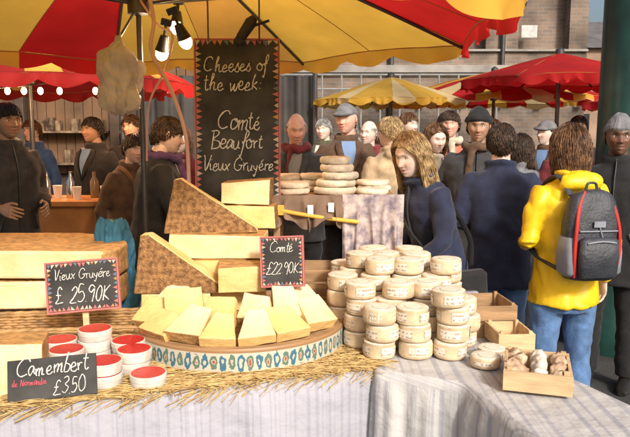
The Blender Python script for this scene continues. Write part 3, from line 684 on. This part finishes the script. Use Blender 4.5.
mb.obj('bulbs',bulb,e); lamp('string_light_glow',(-2.3,5.2,1.85),35,(1,.62,.32),e,.1); lamp('string_light_glow',(-1.4,5.9,1.95),30,(1,.62,.32),e,.1); lamp('string_light_glow',(-3.0,8.3,2.2),30,(1,.62,.32),e,.1)
# counter with cups, left
e=empty('drinks_counter',(-2.15,5.35,0)); mb=MB(); mb.box((0,0,1.08),(1.3,.5,.04)); mb.box((0,.02,.53),(1.25,.44,1.05)); mb.obj('counter',M('counter_wood',(.50,.22,.07),.5,.3,5),e,smooth=False,bevel=.004)
bg_=M('bottle_glass',(.20,.14,.07),.15,.2)
for i in range(13):
    x=-2.70+i*.095+R(-.01,.01); y=5.2+R(0,.2)
    if i%2==0:
        mb=MB(); mb.rev([(0,0),(.032,0),(.034,.02),(.034,.13),(.014,.17),(.014,.21),(0,.21)],16); mb.obj('bottle',random.choice([chrome,bg_]),None,loc=(x,y,1.10))
    else:
        mb=MB(); mb.rev([(0,0),(.026,0),(.036,.10),(.038,.10),(.036,.102),(.033,.098),(.024,.008),(0,.008)],16); mb.obj('paper_cup',white,None,loc=(x,y,1.10))
# ---------------------------------------------------------------- people
def skinmat(name,c,brow,lip=(.45,.17,.14)):
    m=M(name,c,.45,.14,22,.2,90); N=m.node_tree.nodes; L=m.node_tree.links; b=N['Principled BSDF']
    src=b.inputs['Base Color'].links[0].from_socket
    at=N.new('ShaderNodeAttribute'); at.attribute_name='Col'; sp=N.new('ShaderNodeSeparateColor'); L.new(at.outputs['Color'],sp.inputs[0])
    for ch,cc in((0,lip),(1,brow),(2,tuple(q*w for q,w in zip(c,(1.05,.76,.70))))):
        x=N.new('ShaderNodeMix'); x.data_type='RGBA'; L.new(sp.outputs[ch],x.inputs[0]); L.new(src,x.inputs[6]); x.inputs[7].default_value=(*cc,1); src=x.outputs[2]
    L.new(src,b.inputs['Base Color']); b.inputs['Subsurface Weight'].default_value=.08; b.inputs['Subsurface Radius'].default_value=(.01,.004,.002)
    return m
SK={'pale':skinmat('skin_pale',(.70,.50,.40),(.16,.10,.06)),'fair':skinmat('skin_fair',(.74,.56,.47),(.34,.24,.15)),'ruddy':skinmat('skin_ruddy',(.64,.38,.29),(.30,.25,.2)),'dark':skinmat('skin_dark',(.15,.08,.05),(.01,.008,.006),(.17,.07,.06)),'mid':skinmat('skin_mid',(.38,.23,.15),(.03,.02,.015),(.3,.12,.09))}
eyew=M('eye_white',(.78,.75,.72),.2,.05); eyed=M('iris',(.03,.02,.015),.1,.1)
def headshape(x,y,z):
    px=.076*x; py=.096*(y**.75 if y>0 else -(abs(y)**.95)); pz=.115*z
    if z<0:
        t=-z; px*=1-.26*t**1.3; py*=(1-.36*t) if y<0 else (1-.06*t)
    fr=sst(y*1.6)
    g=lambda cx,cz,rx,rz: math.exp(-((x-cx)/rx)**2-((z-cz)/rz)**2)
    d=-.013*(g(.40,.06,.20,.12)+g(-.40,.06,.20,.12))+.006*g(0,.24,.6,.08)
    n=0
    if z<.12: n=min(1,(.12-z)/.36)
    if z<-.24: n=max(0,1-(-.24-z)/.08)
    d+=.026*n*math.exp(-(x/(.10+.09*n))**2)
    d+=.004*(g(.15,-.25,.07,.06)+g(-.15,-.25,.07,.06))
    d+=.006*g(0,-.43,.26,.05)+.007*g(0,-.57,.24,.06)-.007*g(0,-.50,.3,.022)
    d-=.003*(g(.33,-.36,.06,.14)+g(-.33,-.36,.06,.14))
    d+=.009*g(0,-.84,.3,.15)+.005*(g(.5,-.18,.22,.18)+g(-.5,-.18,.22,.18))-.003*(g(.55,-.5,.2,.2)+g(-.55,-.5,.2,.2))
    if z<0: py+=.018*(-z)*fr
    py+=d*fr
    col=(min(1,1.3*fr*(g(0,-.50,.25,.085))) if y>0 else 0, min(1,1.4*(g(.38,.24,.20,.045)+g(-.38,.24,.20,.045))) if y>0 else 0,min(1,.9*(g(.5,-.2,.22,.16)+g(-.5,-.2,.22,.16)+g(0,-.2,.15,.14))) if y>0 else 0,1)
    return Vector((px,py,pz)),col
def sphere_dirs(nu,nv):
    D=[(0,0,1)]
    for j in range(1,nv):
        p=pi*j/nv
        for i in range(nu): a=2*pi*i/nu; D.append((math.sin(p)*math.cos(a),math.sin(p)*math.sin(a),math.cos(p)))
    D.append((0,0,-1)); F=[]
    for i in range(nu): F.append([0,1+i,1+(i+1)%nu])
    for j in range(nv-2):
        for i in range(nu): a=1+j*nu; F.append([a+i,a+nu+i,a+nu+(i+1)%nu,a+(i+1)%nu])
    a=1+(nv-2)*nu; L_=len(D)-1
    for i in range(nu): F.append([a+i,L_,a+(i+1)%nu])
    return D,F
HD,HF=sphere_dirs(64,60)
def make_head():
    mb=MB(); cols=[]
    vs=[]
    for d in HD:
        p,c=headshape(*d); vs.append(p); cols.append(c)
    mb.add(vs,HF,0)
    for s_ in(-1,1):
        mb.ell((s_*.0300,.0665,.008),(.0135,.0135,.0115),14,10,1); mb.ell((s_*.0295,.0740,.0078),(.0068,.0070,.0068),10,8,2)
        mb.ell((s_*.0300,.0665,.0168),(.0160,.0150,.0092),14,10,0); mb.ell((s_*.0300,.0660,-.0015),(.0150,.0140,.0078),14,10,0)
        mb.ell((0,0,0),(.008,.018,.031),16,12,0,fn=lambda q:.12*q.z,X=XF((s_*.078,-.008,-.002),(rad(-10),0,s_*rad(-22))))
    nk=[ring(0,-.012-.006*k,-.05-.033*k,.052+.001*k,.055+.000*k,20) for k in range(5)]
    mb.loft(nk,0)
    cols+=[(0,0,0,1)]*(len(mb.v)-len(cols))
    o=mb.obj('head_src',[SK['pale'],eyew,eyed],None,angle=None); me=o.data
    ca=me.color_attributes.new('Col','FLOAT_COLOR','POINT')
    for i,c in enumerate(cols): ca.data[i].color=c
    bpy.data.objects.remove(o); return me
HEAD=make_head()
def hand_mesh(sgn,curl=1.):
    mb=MB()
    mb.loft([ring(0,0,0,.024,.017,12),ring(0,0,.025,.030,.016,12),ring(0,0,.06,.040,.014,12),ring(0,0,.088,.041,.012,12),ring(0,0,.096,.036,.009,12)])
    mb.v=[Vector((v.x,v.z,v.y)) for v in mb.v]
    for x,l in((-.030,.070),(-.010,.079),(.0105,.073),(.030,.057)):
        p=Vector((x,.078,0)); an=.12; pts=[p.copy()]; fan=x*1.6
        for k,f in enumerate((.2,.42,.32,.24)):
            an+=[0,.30,.42,.34][k]*curl; p=p+Vector((math.sin(fan)*math.cos(an),math.cos(an),-math.sin(an)))*l*f; pts.append(p.copy())
        mb.tube(pts,[.0092,.0092,.0085,.0078,.006],8)
    mb.tube([(-.012,.012,-.004),(-.034,.038,-.010),(-.052,.062,-.016),(-.056,.086,-.024),(-.052,.100,-.030)],[.013,.013,.0105,.0095,.007],8)
    if sgn<0:
        for v in mb.v: v.x=-v.x
    o=mb.obj('h',SK['pale'],None)
    r=o.modifiers.new('r','REMESH'); r.mode='VOXEL'; r.voxel_size=.0035; r.use_smooth_shade=True
    s_=o.modifiers.new('s','SMOOTH'); s_.iterations=3
    dg=bpy.context.evaluated_depsgraph_get(); me=bpy.data.meshes.new_from_object(o.evaluated_get(dg)); bpy.data.objects.remove(o); return me
HANDS={1:hand_mesh(1),-1:hand_mesh(-1)}
def slotobj(name,me,mats,parent,mat4):
    o=bpy.data.objects.new(name,me); COL.objects.link(o); o.parent=parent; o.matrix_local=mat4
    for i,m in enumerate(mats): o.material_slots[i].link='OBJECT'; o.material_slots[i].material=m
    return o
TEX=bpy.data.textures.new('folds','CLOUDS'); TEX.noise_scale=.13; TEX.noise_depth=1
TEX2=bpy.data.textures.new('creases','CLOUDS'); TEX2.noise_scale=.09; TEX2.noise_depth=0; TEX2.noise_type='HARD_NOISE'
def remesh(o,vox,st=.018,it=4,cre=.010):
    r=o.modifiers.new('r','REMESH'); r.mode='VOXEL'; r.voxel_size=vox; r.use_smooth_shade=True
    s_=o.modifiers.new('s','SMOOTH'); s_.iterations=it
    if st: d=o.modifiers.new('d','DISPLACE'); d.texture=TEX; d.strength=st; d.mid_level=.5; d.texture_coords='GLOBAL'
    if cre and st:
        d=o.modifiers.new('d','DISPLACE'); d.texture=TEX2; d.strength=cre; d.mid_level=.4; d.texture_coords='GLOBAL'
ARMS={'down':((.255,-.03,1.14),(.265,.05,.90)),'bent':((.25,-.05,1.15),(.15,.20,1.10)),'reach':((.25,.10,1.18),(.13,.36,1.06)),'pocket':((.285,-.07,1.15),(.235,.07,.95)),'mouth':((.25,.14,1.20),(.07,.19,1.40)),'hold':((.26,-.02,1.14),(.20,.22,1.03))}
def hline(y,ph=0,q=0):
    return ((-.04+.60*max(0,y)**.8) if y>0 else (-.04+.50*y))+.07*noise.noise(Vector((math.cos(ph)*4,math.sin(ph)*4,q)))
def lowpt(ph,z,kind,off):
    if z>=.05 or kind in('short','thin'):
        zz=max(-.95,min(.999,z)); rr=math.sqrt(1-zz*zz); v=Vector((.076*rr*math.cos(ph),.096*rr*math.sin(ph),.115*zz))
        return v+Vector((rr*math.cos(ph),rr*math.sin(ph),zz))*off
    t=.05-z
    rx=.076+off; ry=.096+off
    if kind=='long': rx*=1+.10*t; ry*=1-.03*t
    else: rx*=1-.05*t*t; ry*=1-.06*t*t
    return Vector((rx*math.cos(ph),ry*math.sin(ph)-.01*t,.115*z))
def strands(kind,n,q,zmax=2):
    mb=MB(); c=0; tr_=0
    while c<n and tr_<n*12:
        tr_+=1
        z=R(-.5,1); ph=R(0,2*pi); rr=math.sqrt(max(0,1-z*z)); y=rr*math.sin(ph)
        if z<hline(y,ph,q)+.04 or z>zmax: continue
        if kind=='thin' and z>.45: continue
        c+=1; pts=[]
        if kind in('short','thin'):
            l=R(.25,.55) if kind=='short' else R(.1,.2); dp=R(-.25,.25); o0=R(.004,.011) if kind=='short' else .002; o1=R(.009,.018) if kind=='short' else .006
            if zmax<1: o0=.002; o1=.008
            lim=hline(y,ph,q)-.12
            for k in range(4):
                t=k/3; pts.append(lowpt(ph+dp*t,max(lim,z-l*t),kind,o0+(o1-o0)*math.sin(t*2.6)))
            r=R(.0014,.0028) if kind=='short' else .0015
        else:
            end=-(R(1.0,1.5) if kind=='bob' else R(1.7,3.0)); off=R(.008,.026); steps=9; a=ph; dp=R(-.16,.16); w1=R(5,12); w0=R(0,6)
            for k in range(steps):
                t=k/(steps-1); zz=z+(end-z)*t
                da=((a-pi/2+pi)%(2*pi))-pi; need=rad(12)+rad(58)*sst((.75-zz)/.6)
                if abs(da)<need: da=math.copysign(need,da if abs(da)>.02 else R(-1,1))
                a2=pi/2+da+dp*t*2+.07*math.sin(t*w1+w0)*t
                pts.append(lowpt(a2,zz,kind,off*(1-.35*t*t)+.005*math.sin(t*w1+c)))
            r=R(.0014,.0028)
        rs=[r*.9]+[r]*(len(pts)-2)+[r*.25]
        mb.tube(pts,rs,4,flat=.5)
    return mb
def hairshell(kind,q):
    D,F=sphere_dirs(72,48); vs=[]
    for (x,y,z) in D:
        b=Vector((.076*x,.096*y,.115*z))
        if z<0: b.x*=1-.15*(-z); 
        ph=math.atan2(y,x)
        if kind=='beanie':
            hl=.20+.12*y+.03*math.sin(q); k=sst((z-hl)/.06); band=sst((z-hl)/.05)*(1-sst((z-hl-.30)/.05)); off=-.012+k*(.028+.007*band+.0016*math.sin(ph*50))+.005*k*noise.noise(Vector((x*3,y*3,z*3+q)))
            v=Vector((x,y,z)).normalized()*off+b
            if z>.5: v.z+=.03*(z-.5)*(1+math.sin(q)); v.y-=.02*(z-.5)
        elif kind=='cap':
            hl=.30; k=sst((z-hl)/.05); v=Vector((x,y,z))*(-.012+k*.032)+b
            if y>.2 and hl-.02<z<hl+.16: v+=Vector((0,.05*sst((y-.2)/.5),-.012*y))
        else:
            hl=hline(y,ph,q); th={'short':.007,'bob':.010,'long':.010,'thin':.001}[kind]
            k=sst((z-hl)/.14); v=b+Vector((x,y,z))*(-.012+k*(th+.012))
            if kind=='thin' and z>.45: v=b-Vector((x,y,z))*.01
            if kind in('bob','long'):
                w=1-sst((y-.10)/.25)
                if z<.1:
                    t=(.1-z)/1.1; lz=.05-t*(1.15 if kind=='bob' else 2.1)
                    lv=lowpt(ph,lz,kind,.010)
                    if t>.9: lv.x*=.5; lv.y*=.5
                    v=v.lerp(lv,w*sst((.1-z)/.12))
        vs.append(v)
    return vs,F
def hm_(n,c,c2): return M(n,c,.42,.5,30,.3,60,col2=c2)
HAIR={'black':hm_('hair_black',(.008,.007,.006),(.02,.016,.014)),'brown':hm_('hair_brown',(.09,.038,.016),(.22,.11,.05)),'blonde':hm_('hair_blonde',(.34,.20,.08),(.62,.44,.22)),'grey':hm_('hair_grey',(.26,.25,.24),(.5,.48,.46)),'dkbrown':hm_('hair_dark_brown',(.03,.016,.009),(.08,.045,.025))}
shoe=M('shoe_leather',(.02,.018,.016),.4,.3)
shirts=[M('shirt_white',(.6,.58,.55),.8,.1),M('shirt_blue',(.16,.25,.42),.8,.1),M('shirt_grey',(.2,.2,.2),.8,.1),M('shirt_red',(.35,.04,.04),.8,.1)]
PROF=[(.04,.195,.150,.0),(.10,.19,.145,0),(.98,.178,.138,0),(1.10,.170,.132,0),(1.20,.182,.136,0),(1.31,.200,.138,-.005),(1.385,.195,.122,-.012),(1.43,.150,.100,-.015),(1.475,.090,.080,-.012),(1.52,.068,.070,-.006)]
def fronty(z):
    P=[(.8,.15),(.98,.138),(1.10,.132),(1.2,.136),(1.31,.133),(1.39,.110),(1.435,.085),(1.475,.068),(1.52,.064)]
    for (a,b),(c,d) in zip(P,P[1:]):
        if a<=z<=c: return b+(d-b)*(z-a)/(c-a)
    return P[0][1] if z<.8 else P[-1][1]
def person(name,x,y,yaw,h=1.72,lean=0,coat=None,tr=None,skin='pale',hair='short',hc='brown',hat=None,hatm=None,arms=('down','down'),bulk=1.,sw=1.,hem=.80,hyaw=0,hpitch=0,vox=.015,scarf=None,hood=False,side=0,lod=0,front=None,bag=None,wr=1.):
    e=empty(name,(x,y,0),rad(yaw),h/1.75); la=rad(lean); q=R(0,60)
    def up(p):
        p=Vector(p); w=sst((p.z-.85)/.3); a=la*w; zz=p.z-.95
        if p.z<.85: return p
        return Vector((p.x,p.y*math.cos(a)+zz*math.sin(a),.95+zz*math.cos(a)-p.y*math.sin(a)))
    mb=MB(); bx=bulk*sw
    prof=[(hem,.195,.150,.0),(hem+.06,.19,.145,0)]+PROF[2:]
    mb.loft([[up(p) for p in ring(0,yo,z,rx*bx,ry*bulk,24,2.3)] for z,rx,ry,yo in prof])
    for s_,a in((1,arms[0]),(-1,arms[1])):
        el,wr_=ARMS[a] if isinstance(a,str) else a
        el=Vector((el[0]*s_*sw,el[1],el[2])); w_=Vector((wr_[0]*s_*sw,wr_[1],wr_[2])); sh=Vector((s_*.160*sw,-.01,1.395))
        pts=[Vector((s_*.10*sw,-.01,1.39)),sh,sh.lerp(el,.35)+Vector((s_*.012,0,0)),sh.lerp(el,.75),el,el.lerp(w_,.35),el.lerp(w_,.8),el.lerp(w_,.98)]
        pts=[up(p) for p in pts]; rr=[.052,.068,.061,.053,.050,.046,.040,.041]
        mb.tube(pts,[r*bulk for r in rr],14)
        # rucked sleeve folds at the elbow
        for t_ in(-.10,0,.10):
            c_=up(el.lerp(sh,-t_) if t_<0 else el.lerp(sh,t_)) if t_>=0 else up(el.lerp(w_,-t_))
            mb.ell(c_,(.054*bulk,.054*bulk,.012),14,8,0)
        ew,ww=up(el),up(w_); d=(ww-ew).normalized(); z_=Vector((s_,.25,.35)); z_=(z_-d*z_.dot(d)).normalized(); xx=d.cross(z_)
        m4=Matrix((( xx.x,d.x,z_.x,ww.x),(xx.y,d.y,z_.y,ww.y),(xx.z,d.z,z_.z,ww.z),(0,0,0,1)))@Matrix.Translation((0,-.012,0))
        slotobj('hand',HANDS[s_],[SK[skin]],e,m4)
    cp=[up((.080*math.cos(2*pi*k/16),-.008+.080*math.sin(2*pi*k/16),1.505+.014*math.sin(2*pi*k/16)*-1)) for k in range(17)]
    mb.tube(cp,.021,8)
    if hood:
        mb.ell((0,0,0),(.115,.055,.06),18,12,0,X=Matrix.Translation(up((0,-.115,1.465)))@Euler((-la-.3,0,0)).to_matrix().to_4x4())
    o=mb.obj('jacket',coat,e,angle=None); remesh(o,vox,.020*wr,3,.010*wr)
    if front=='lapel':
        mb=MB(); vs=[];fs=[]
        zs=[1.20+.03*k for k in range(10)]
        for z in zs:
            w=.058*sst((z-1.18)/.26); 
            for f in(-1,-.5,0,.5,1): vs.append(up((f*w,fronty(z)*bulk+.014-.004*abs(f),z)))
        for j in range(9):
            for i in range(4): fs.append([j*5+i,j*5+i+1,j*5+i+6,j*5+i+5])
        mb.add(vs,fs,0); mb.obj('shirt',random.choice(shirts),e,angle=None,fixn=False)
        mb=MB()
        for s_ in(-1,1):
            vs=[];fs=[]
            for z in zs:
                w=.058*sst((z-1.18)/.26); ww=.045*sst((z-1.19)/.12)*(1-.5*sst((z-1.42)/.06))+.004
                for f in(0,.5,1): vs.append(up((s_*(w+f*ww),fronty(z)*bulk+.022-.010*f-.16*(w+f*ww)**2*6,z)))
            for j in range(9):
                for i in range(2): fs.append([j*3+i,j*3+i+1,j*3+i+4,j*3+i+3])
            mb.add(vs,fs)
        for k in range(4): mb.ell(up((.02,fronty(1.14-.09*k)*bulk+.012,1.14-.09*k)),(.010,.005,.010),10,6)
        o=mb.obj('lapels',coat,e,angle=None,fixn=False); sm=o.modifiers.new('s','SOLIDIFY'); sm.thickness=.006
    if front=='zip':
        mb=MB(); mb.tube([up((0,fronty(z)*bulk+.008,z)) for z in [1.50-.05*k for k in range(14)]],.006,6,flat=.6)
        for s_ in(-1,1): mb.tube([up((s_*.10,fronty(1.02)*bulk*.9+.006,1.04)),up((s_*.13,fronty(.95)*bulk*.85+.004,.93))],.005,6)
        mb.obj('zip',steel,e)
    if bag:
        mb=MB(); mb.tube(cr([up((-.20*sw,.10,.98)),up((-.10,.155*bulk,1.15)),up((.03,.155*bulk,1.30)),up((.11,.07,1.455)),up((.10,-.05,1.465)),up((0,-.150*bulk,1.30)),up((-.12,-.155*bulk,1.10)),up((-.21*sw,-.06,.98))],5),.018,8,flat=.25)
        mb.obj('bag_strap',bag,e)
        mb=MB(); mb.loft([ring(-.255*sw*bulk,.0,z,w,d,20,4) for z,w,d in((.68,.03,.10),(.69,.045,.13),(.80,.05,.14),(.95,.04,.13),(.97,.02,.11))]); mb.obj('shoulder_bag',bag,e)
    if lod<2:
        mb=MB(); mb.loft([ring(0,0,z,rx*bulk*sw,ry*bulk,20) for z,rx,ry in((.76,.165,.125),(.84,.178,.13),(.92,.172,.125),(1.0,.155,.115),(1.04,.15,.11))])
        for s_ in(-1,1):
            mb.tube([(s_*.088,0,.90),(s_*.095,.005,.78),(s_*.10,.012,.62),(s_*.105,.015,.48),(s_*.11,-.005,.30),(s_*.115,-.015,.08)],[.090,.095,.082,.068,.066,.062],14)
        o=mb.obj('trousers',tr,e,angle=None); remesh(o,vox,.014)
        mb=MB()
        for s_ in(-1,1):
            rg=[]
            for t,w,hh in((-.09,.03,.05),(-.07,.042,.08),(0,.042,.09),(.07,.046,.065),(.13,.045,.045),(.165,.025,.03)):
                rg.append([Vector((s_*.118+w*math.cos(2*pi*k/12),t,.003+hh/2+hh/2*math.sin(2*pi*k/12))) for k in range(12)])
            mb.loft(rg)
        mb.obj('shoes',shoe,e)
    hp=up((0,.012,1.632)); hm=Matrix.Translation(hp)@Matrix.Rotation(rad(hyaw),4,'Z')@Matrix.Rotation(-(la*.8+rad(hpitch)),4,'X')@Matrix.Rotation(rad(side),4,'Y')
    wv=R(.90,1.06)
    slotobj('head',HEAD,[SK[skin],eyew,eyed],e,hm@Matrix.Diagonal((wv,R(.96,1.03),R(.95,1.05),1)))
    if hair and hair!='bald':
        if hat and hair!='short': hair='short'
        vs,F=hairshell(hair,q); mb=strands(hair,({'short':1700,'bob':2200,'long':3000,'thin':260}[hair]//(1 if vox<.0175 else 2))//(3 if hat else 1),q,.12 if hat else 2)
        if hat: vs=[v*.985 if v.z>.02 else v for v in vs]
        mb.add(vs,F,0); mb.v=[hm@v for v in mb.v]; mb.obj('hair',HAIR[hc],e,angle=None,fixn=False)
    if hat:
        vs,F=hairshell(hat,q); mb=MB(); mb.add(vs,F,0,hm); mb.obj('hat',hatm,e,angle=None)
    if scarf:
        mb=MB(); mb.tube([up((.088*math.cos(2*pi*k/20),.005+.092*math.sin(2*pi*k/20),1.50+.012*math.sin(k*1.7))) for k in range(21)],.030,10)
        mb.tube([up((.03,.10,1.48)),up((.05,.15,1.38)),up((.045,.155,1.22))],[.03,.028,.024],8,flat=.5)
        o=mb.obj('scarf',scarf,e); remesh(o,.01,.012,2)
    return e,up
def fab(n,c,r=.85,v=.35): return M(n,c,r,v,14,.35,120,sheen=.12,crease=.35,crs=5)
navy=fab('navy_wool',(.016,.022,.055)); blk=fab('black_wool',(.011,.011,.012)); char=fab('charcoal',(.040,.040,.043)); jeans=fab('denim',(.09,.18,.36)); jeansd=fab('dark_denim',(.03,.05,.11))
brown=fab('brown_wool',(.10,.055,.03)); beige=fab('beige_wool',(.45,.33,.20)); maroon=fab('maroon',(.16,.02,.025)); greyw=fab('grey_wool',(.18,.18,.19)); yel=M('yellow_shell',(.80,.48,.008),.42,.10,4,.15,90,col2=(.86,.58,.02),crease=.45,crs=3.5)
pink=fab('salmon_wool',(.50,.16,.10)); creamw=fab('cream_wool',(.52,.45,.34)); red2=fab('red_wool',(.45,.03,.03)); blue=fab('blue_wool',(.05,.12,.30)); tan=fab('tan_leather',(.22,.11,.05)); olive=fab('olive_wool',(.09,.09,.045)); purple=fab('purple_wool',(.09,.04,.12))
# woman in yellow jacket with backpack
e,up=person('shopper_with_backpack',1.29,3.42,8,1.66,0,yel,jeans,'pale','bob','brown',arms=('down','bent'),bulk=1.0,sw=.97,hem=.80,vox=.009,hood=True,hyaw=12,wr=1.25)
pk=M('backpack_nylon',(.040,.044,.055),.5,.35,10,.4,80,crease=.4,crs=9); pr_=M('backpack_red',(.55,.03,.02),.5,.2); pgr=M('backpack_grey',(.22,.24,.28),.5,.2,crease=.4,crs=12)
mb=MB(); mb.loft([ring(0,-.225,z,w,d,28,3.4) for z,w,d in((.97,.10,.05),(.985,.125,.075),(1.05,.140,.085),(1.2,.145,.085),(1.32,.135,.075),(1.39,.115,.060),(1.425,.085,.040),(1.435,.04,.02))]); o=mb.obj('pack',pk,e,angle=None)
ss=o.modifiers.new('s','SUBSURF'); ss.levels=2; ss.render_levels=2; d=o.modifiers.new('d','DISPLACE'); d.texture=TEX; d.strength=.02; d.texture_coords='GLOBAL'
mb=MB()
for s_ in(-1,1): mb.loft([ring(s_*.122,-.228,z,w,d,16,3) for z,w,d in((1.0,.012,.05),(1.02,.030,.068),(1.12,.032,.07),(1.2,.024,.06))])
mb.obj('side_pockets',pgr,e,angle=None)
mb=MB(); mb.loft([ring(0,-.315,z,w,d,24,3.4) for z,w,d in((1.0,.08,.015),(1.01,.098,.028),(1.10,.105,.034),(1.19,.100,.028),(1.205,.08,.012))]); mb.obj('pocket',pk,e,angle=None)
mb=MB()
for s_ in(-1,1): mb.tube(cr([(s_*.105,-.285,1.00),(s_*.118,-.302,1.12),(s_*.112,-.300,1.25),(s_*.088,-.275,1.36),(s_*.05,-.25,1.425)],5),.009,8)
mb.obj('red_piping',pr_,e)
mb=MB(); mb.tube(cr([(-.075,-.345,1.18),(0,-.352,1.19),(.075,-.345,1.18)],4),.004,6); mb.box((0,-.314,1.27),(.06,.006,.03)); mb.tube([(-.10,-.31,1.235),(.10,-.31,1.235)],.004,6); mb.tube([(0,-.313,1.26),(0.02,-.316,1.20)],.003,6); mb.obj('zips',pgr,e)
mb=MB()
for s_ in(-1,1): mb.tube(cr([(s_*.075,-.165,1.40),(s_*.088,-.06,1.488),(s_*.098,.04,1.460),(s_*.115,.125,1.36),(s_*.135,.135,1.22),(s_*.17,.05,1.08),(s_*.13,-.16,1.02)],6),.021,8,flat=.45)
mb.tube(cr([(-.03,-.22,1.43),(-.02,-.22,1.465),(.02,-.22,1.465),(.03,-.22,1.43)],4),.007,6)
mb.obj('straps',pk,e)
# blonde woman leaning over the cheeses
person('shopper',.69,3.62,116,1.66,18,navy,jeansd,'fair','long','blonde',arms=('hold','reach'),bulk=.94,sw=.92,hem=.78,vox=.011,hyaw=16,hpitch=4,bag=blk,front='zip')
person('shopper',1.08,3.92,-12,1.68,3,navy,jeans,'pale','short','dkbrown',arms=('bent','bent'),bulk=1.04,sw=1.0,hem=.76,vox=.011,hyaw=-8)
person('shopper',1.14,4.75,165,1.78,0,char,blk,'mid','short','black',hat='beanie',hatm=blk,arms=('pocket','pocket'),bulk=1.08,hem=.7,scarf=brown,hpitch=3,front='zip')
person('shopper',1.88,4.2,150,1.71,0,blk,blk,'dark','short','black',hat='beanie',hatm=greyw,arms=('pocket','pocket'),bulk=1.10,hem=.7,hyaw=12,front='zip')
person('shopper',-.13,5.1,172,1.76,4,char,blk,'ruddy','thin','grey',arms=('bent','bent'),bulk=1.1,scarf=maroon,hpitch=10,hyaw=14,front='lapel')
person('shopper',.26,5.7,190,1.84,0,brown,blk,'ruddy','short','grey',hat='cap',hatm=greyw,arms=('down','down'),bulk=1.1,front='lapel',hyaw=-35,side=4)
person('shopper',.50,6.2,130,1.72,0,maroon,blk,'fair','thin','grey',bulk=1.05,front='lapel',hyaw=15,side=-4)
person('shopper',.60,5.1,20,1.74,5,beige,blk,'pale','short','blonde',hood=True,bulk=1.05,hyaw=30)
person('shopper',.90,6.6,175,1.80,0,olive,blk,'fair','short','brown',vox=.018,front='zip',hyaw=40)
person('shopper',1.16,5.9,-160,1.80,0,pink,blk,'ruddy','short','dkbrown',vox=.017,scarf=creamw,hyaw=-35)
person('shopper',1.58,5.2,40,1.60,0,greyw,blk,'mid','bob','dkbrown',vox=.017)
person('shopper',2.02,5.4,185,1.70,0,maroon,blk,'mid','short','black',vox=.018,front='lapel')
person('shopper',.93,5.3,225,1.68,0,creamw,blk,'fair','bob','brown',vox=.017,hyaw=-30,front='zip',hpitch=10)
for (x,y,yw,h,c,s_,hr,hcx,ht) in[(.1,7.4,150,1.75,olive,'fair','short','grey',None),(.75,7.6,30,1.7,red2,'pale','bob','brown',None),(1.4,7.3,230,1.82,char,'pale','short','brown',None),(1.75,6.7,-30,1.74,blue,'pale','short','brown',None),(2.25,6.6,140,1.72,brown,'fair','short','dkbrown','cap'),(2.7,7.0,190,1.78,blk,'mid','short','black',None),(-.5,6.5,140,1.68,purple,'pale','bob','dkbrown',None),(2.0,8,210,1.8,blue,'ruddy','short','brown',None),(.45,8.2,90,1.76,creamw,'pale','short','grey',None),(1.1,8.4,-90,1.72,pink,'pale','bob','black',None),(3.1,8.0,160,1.7,tan,'pale','short','blonde',None)]:
    person('shopper',x,y,yw,h,0,c,blk,s_,hr,hcx,hat=ht,hatm=greyw if ht else None,vox=.022,lod=1,front=random.choice(['zip','lapel',None]),hyaw=R(-30,30),side=R(-5,5))
# left side vendors and customers
person('market_vendor',-1.03,4.25,-75,1.73,8,blk,blk,'pale','short','dkbrown',arms=('reach','reach'),bulk=1.10,hpitch=8,hem=.74,vox=.014,scarf=purple)
person('market_vendor',-2.10,4.6,-130,1.82,3,char,jeansd,'mid','short','black',arms=('bent','bent'),bulk=1.05,vox=.014,front='zip')
person('market_vendor',-1.98,3.15,-20,1.70,42,blk,blk,'pale','short','black',arms=('reach','reach'),bulk=1.15,vox=.014)
person('shopper',-1.98,6.1,150,1.75,0,blk,blk,'mid','short','black',bulk=1.1,vox=.02,front='lapel')
person('shopper',-1.75,6.5,200,1.78,0,char,blk,'pale','short','dkbrown',vox=.02,front='zip',hyaw=-40)
person('shopper',-1.12,5.7,170,1.66,0,maroon,blk,'fair','bob','brown',vox=.018,front='lapel')
person('shopper',-1.45,5.1,-120,1.62,10,brown,blk,'pale','short','dkbrown',vox=.017,hyaw=-20,bag=tan)
person('shopper',-.75,6.0,200,1.70,0,olive,blk,'pale','bob','dkbrown',vox=.02,front='zip')
person('shopper',-2.9,7.0,160,1.74,0,blue,blk,'pale','short','brown',vox=.022,front='lapel')
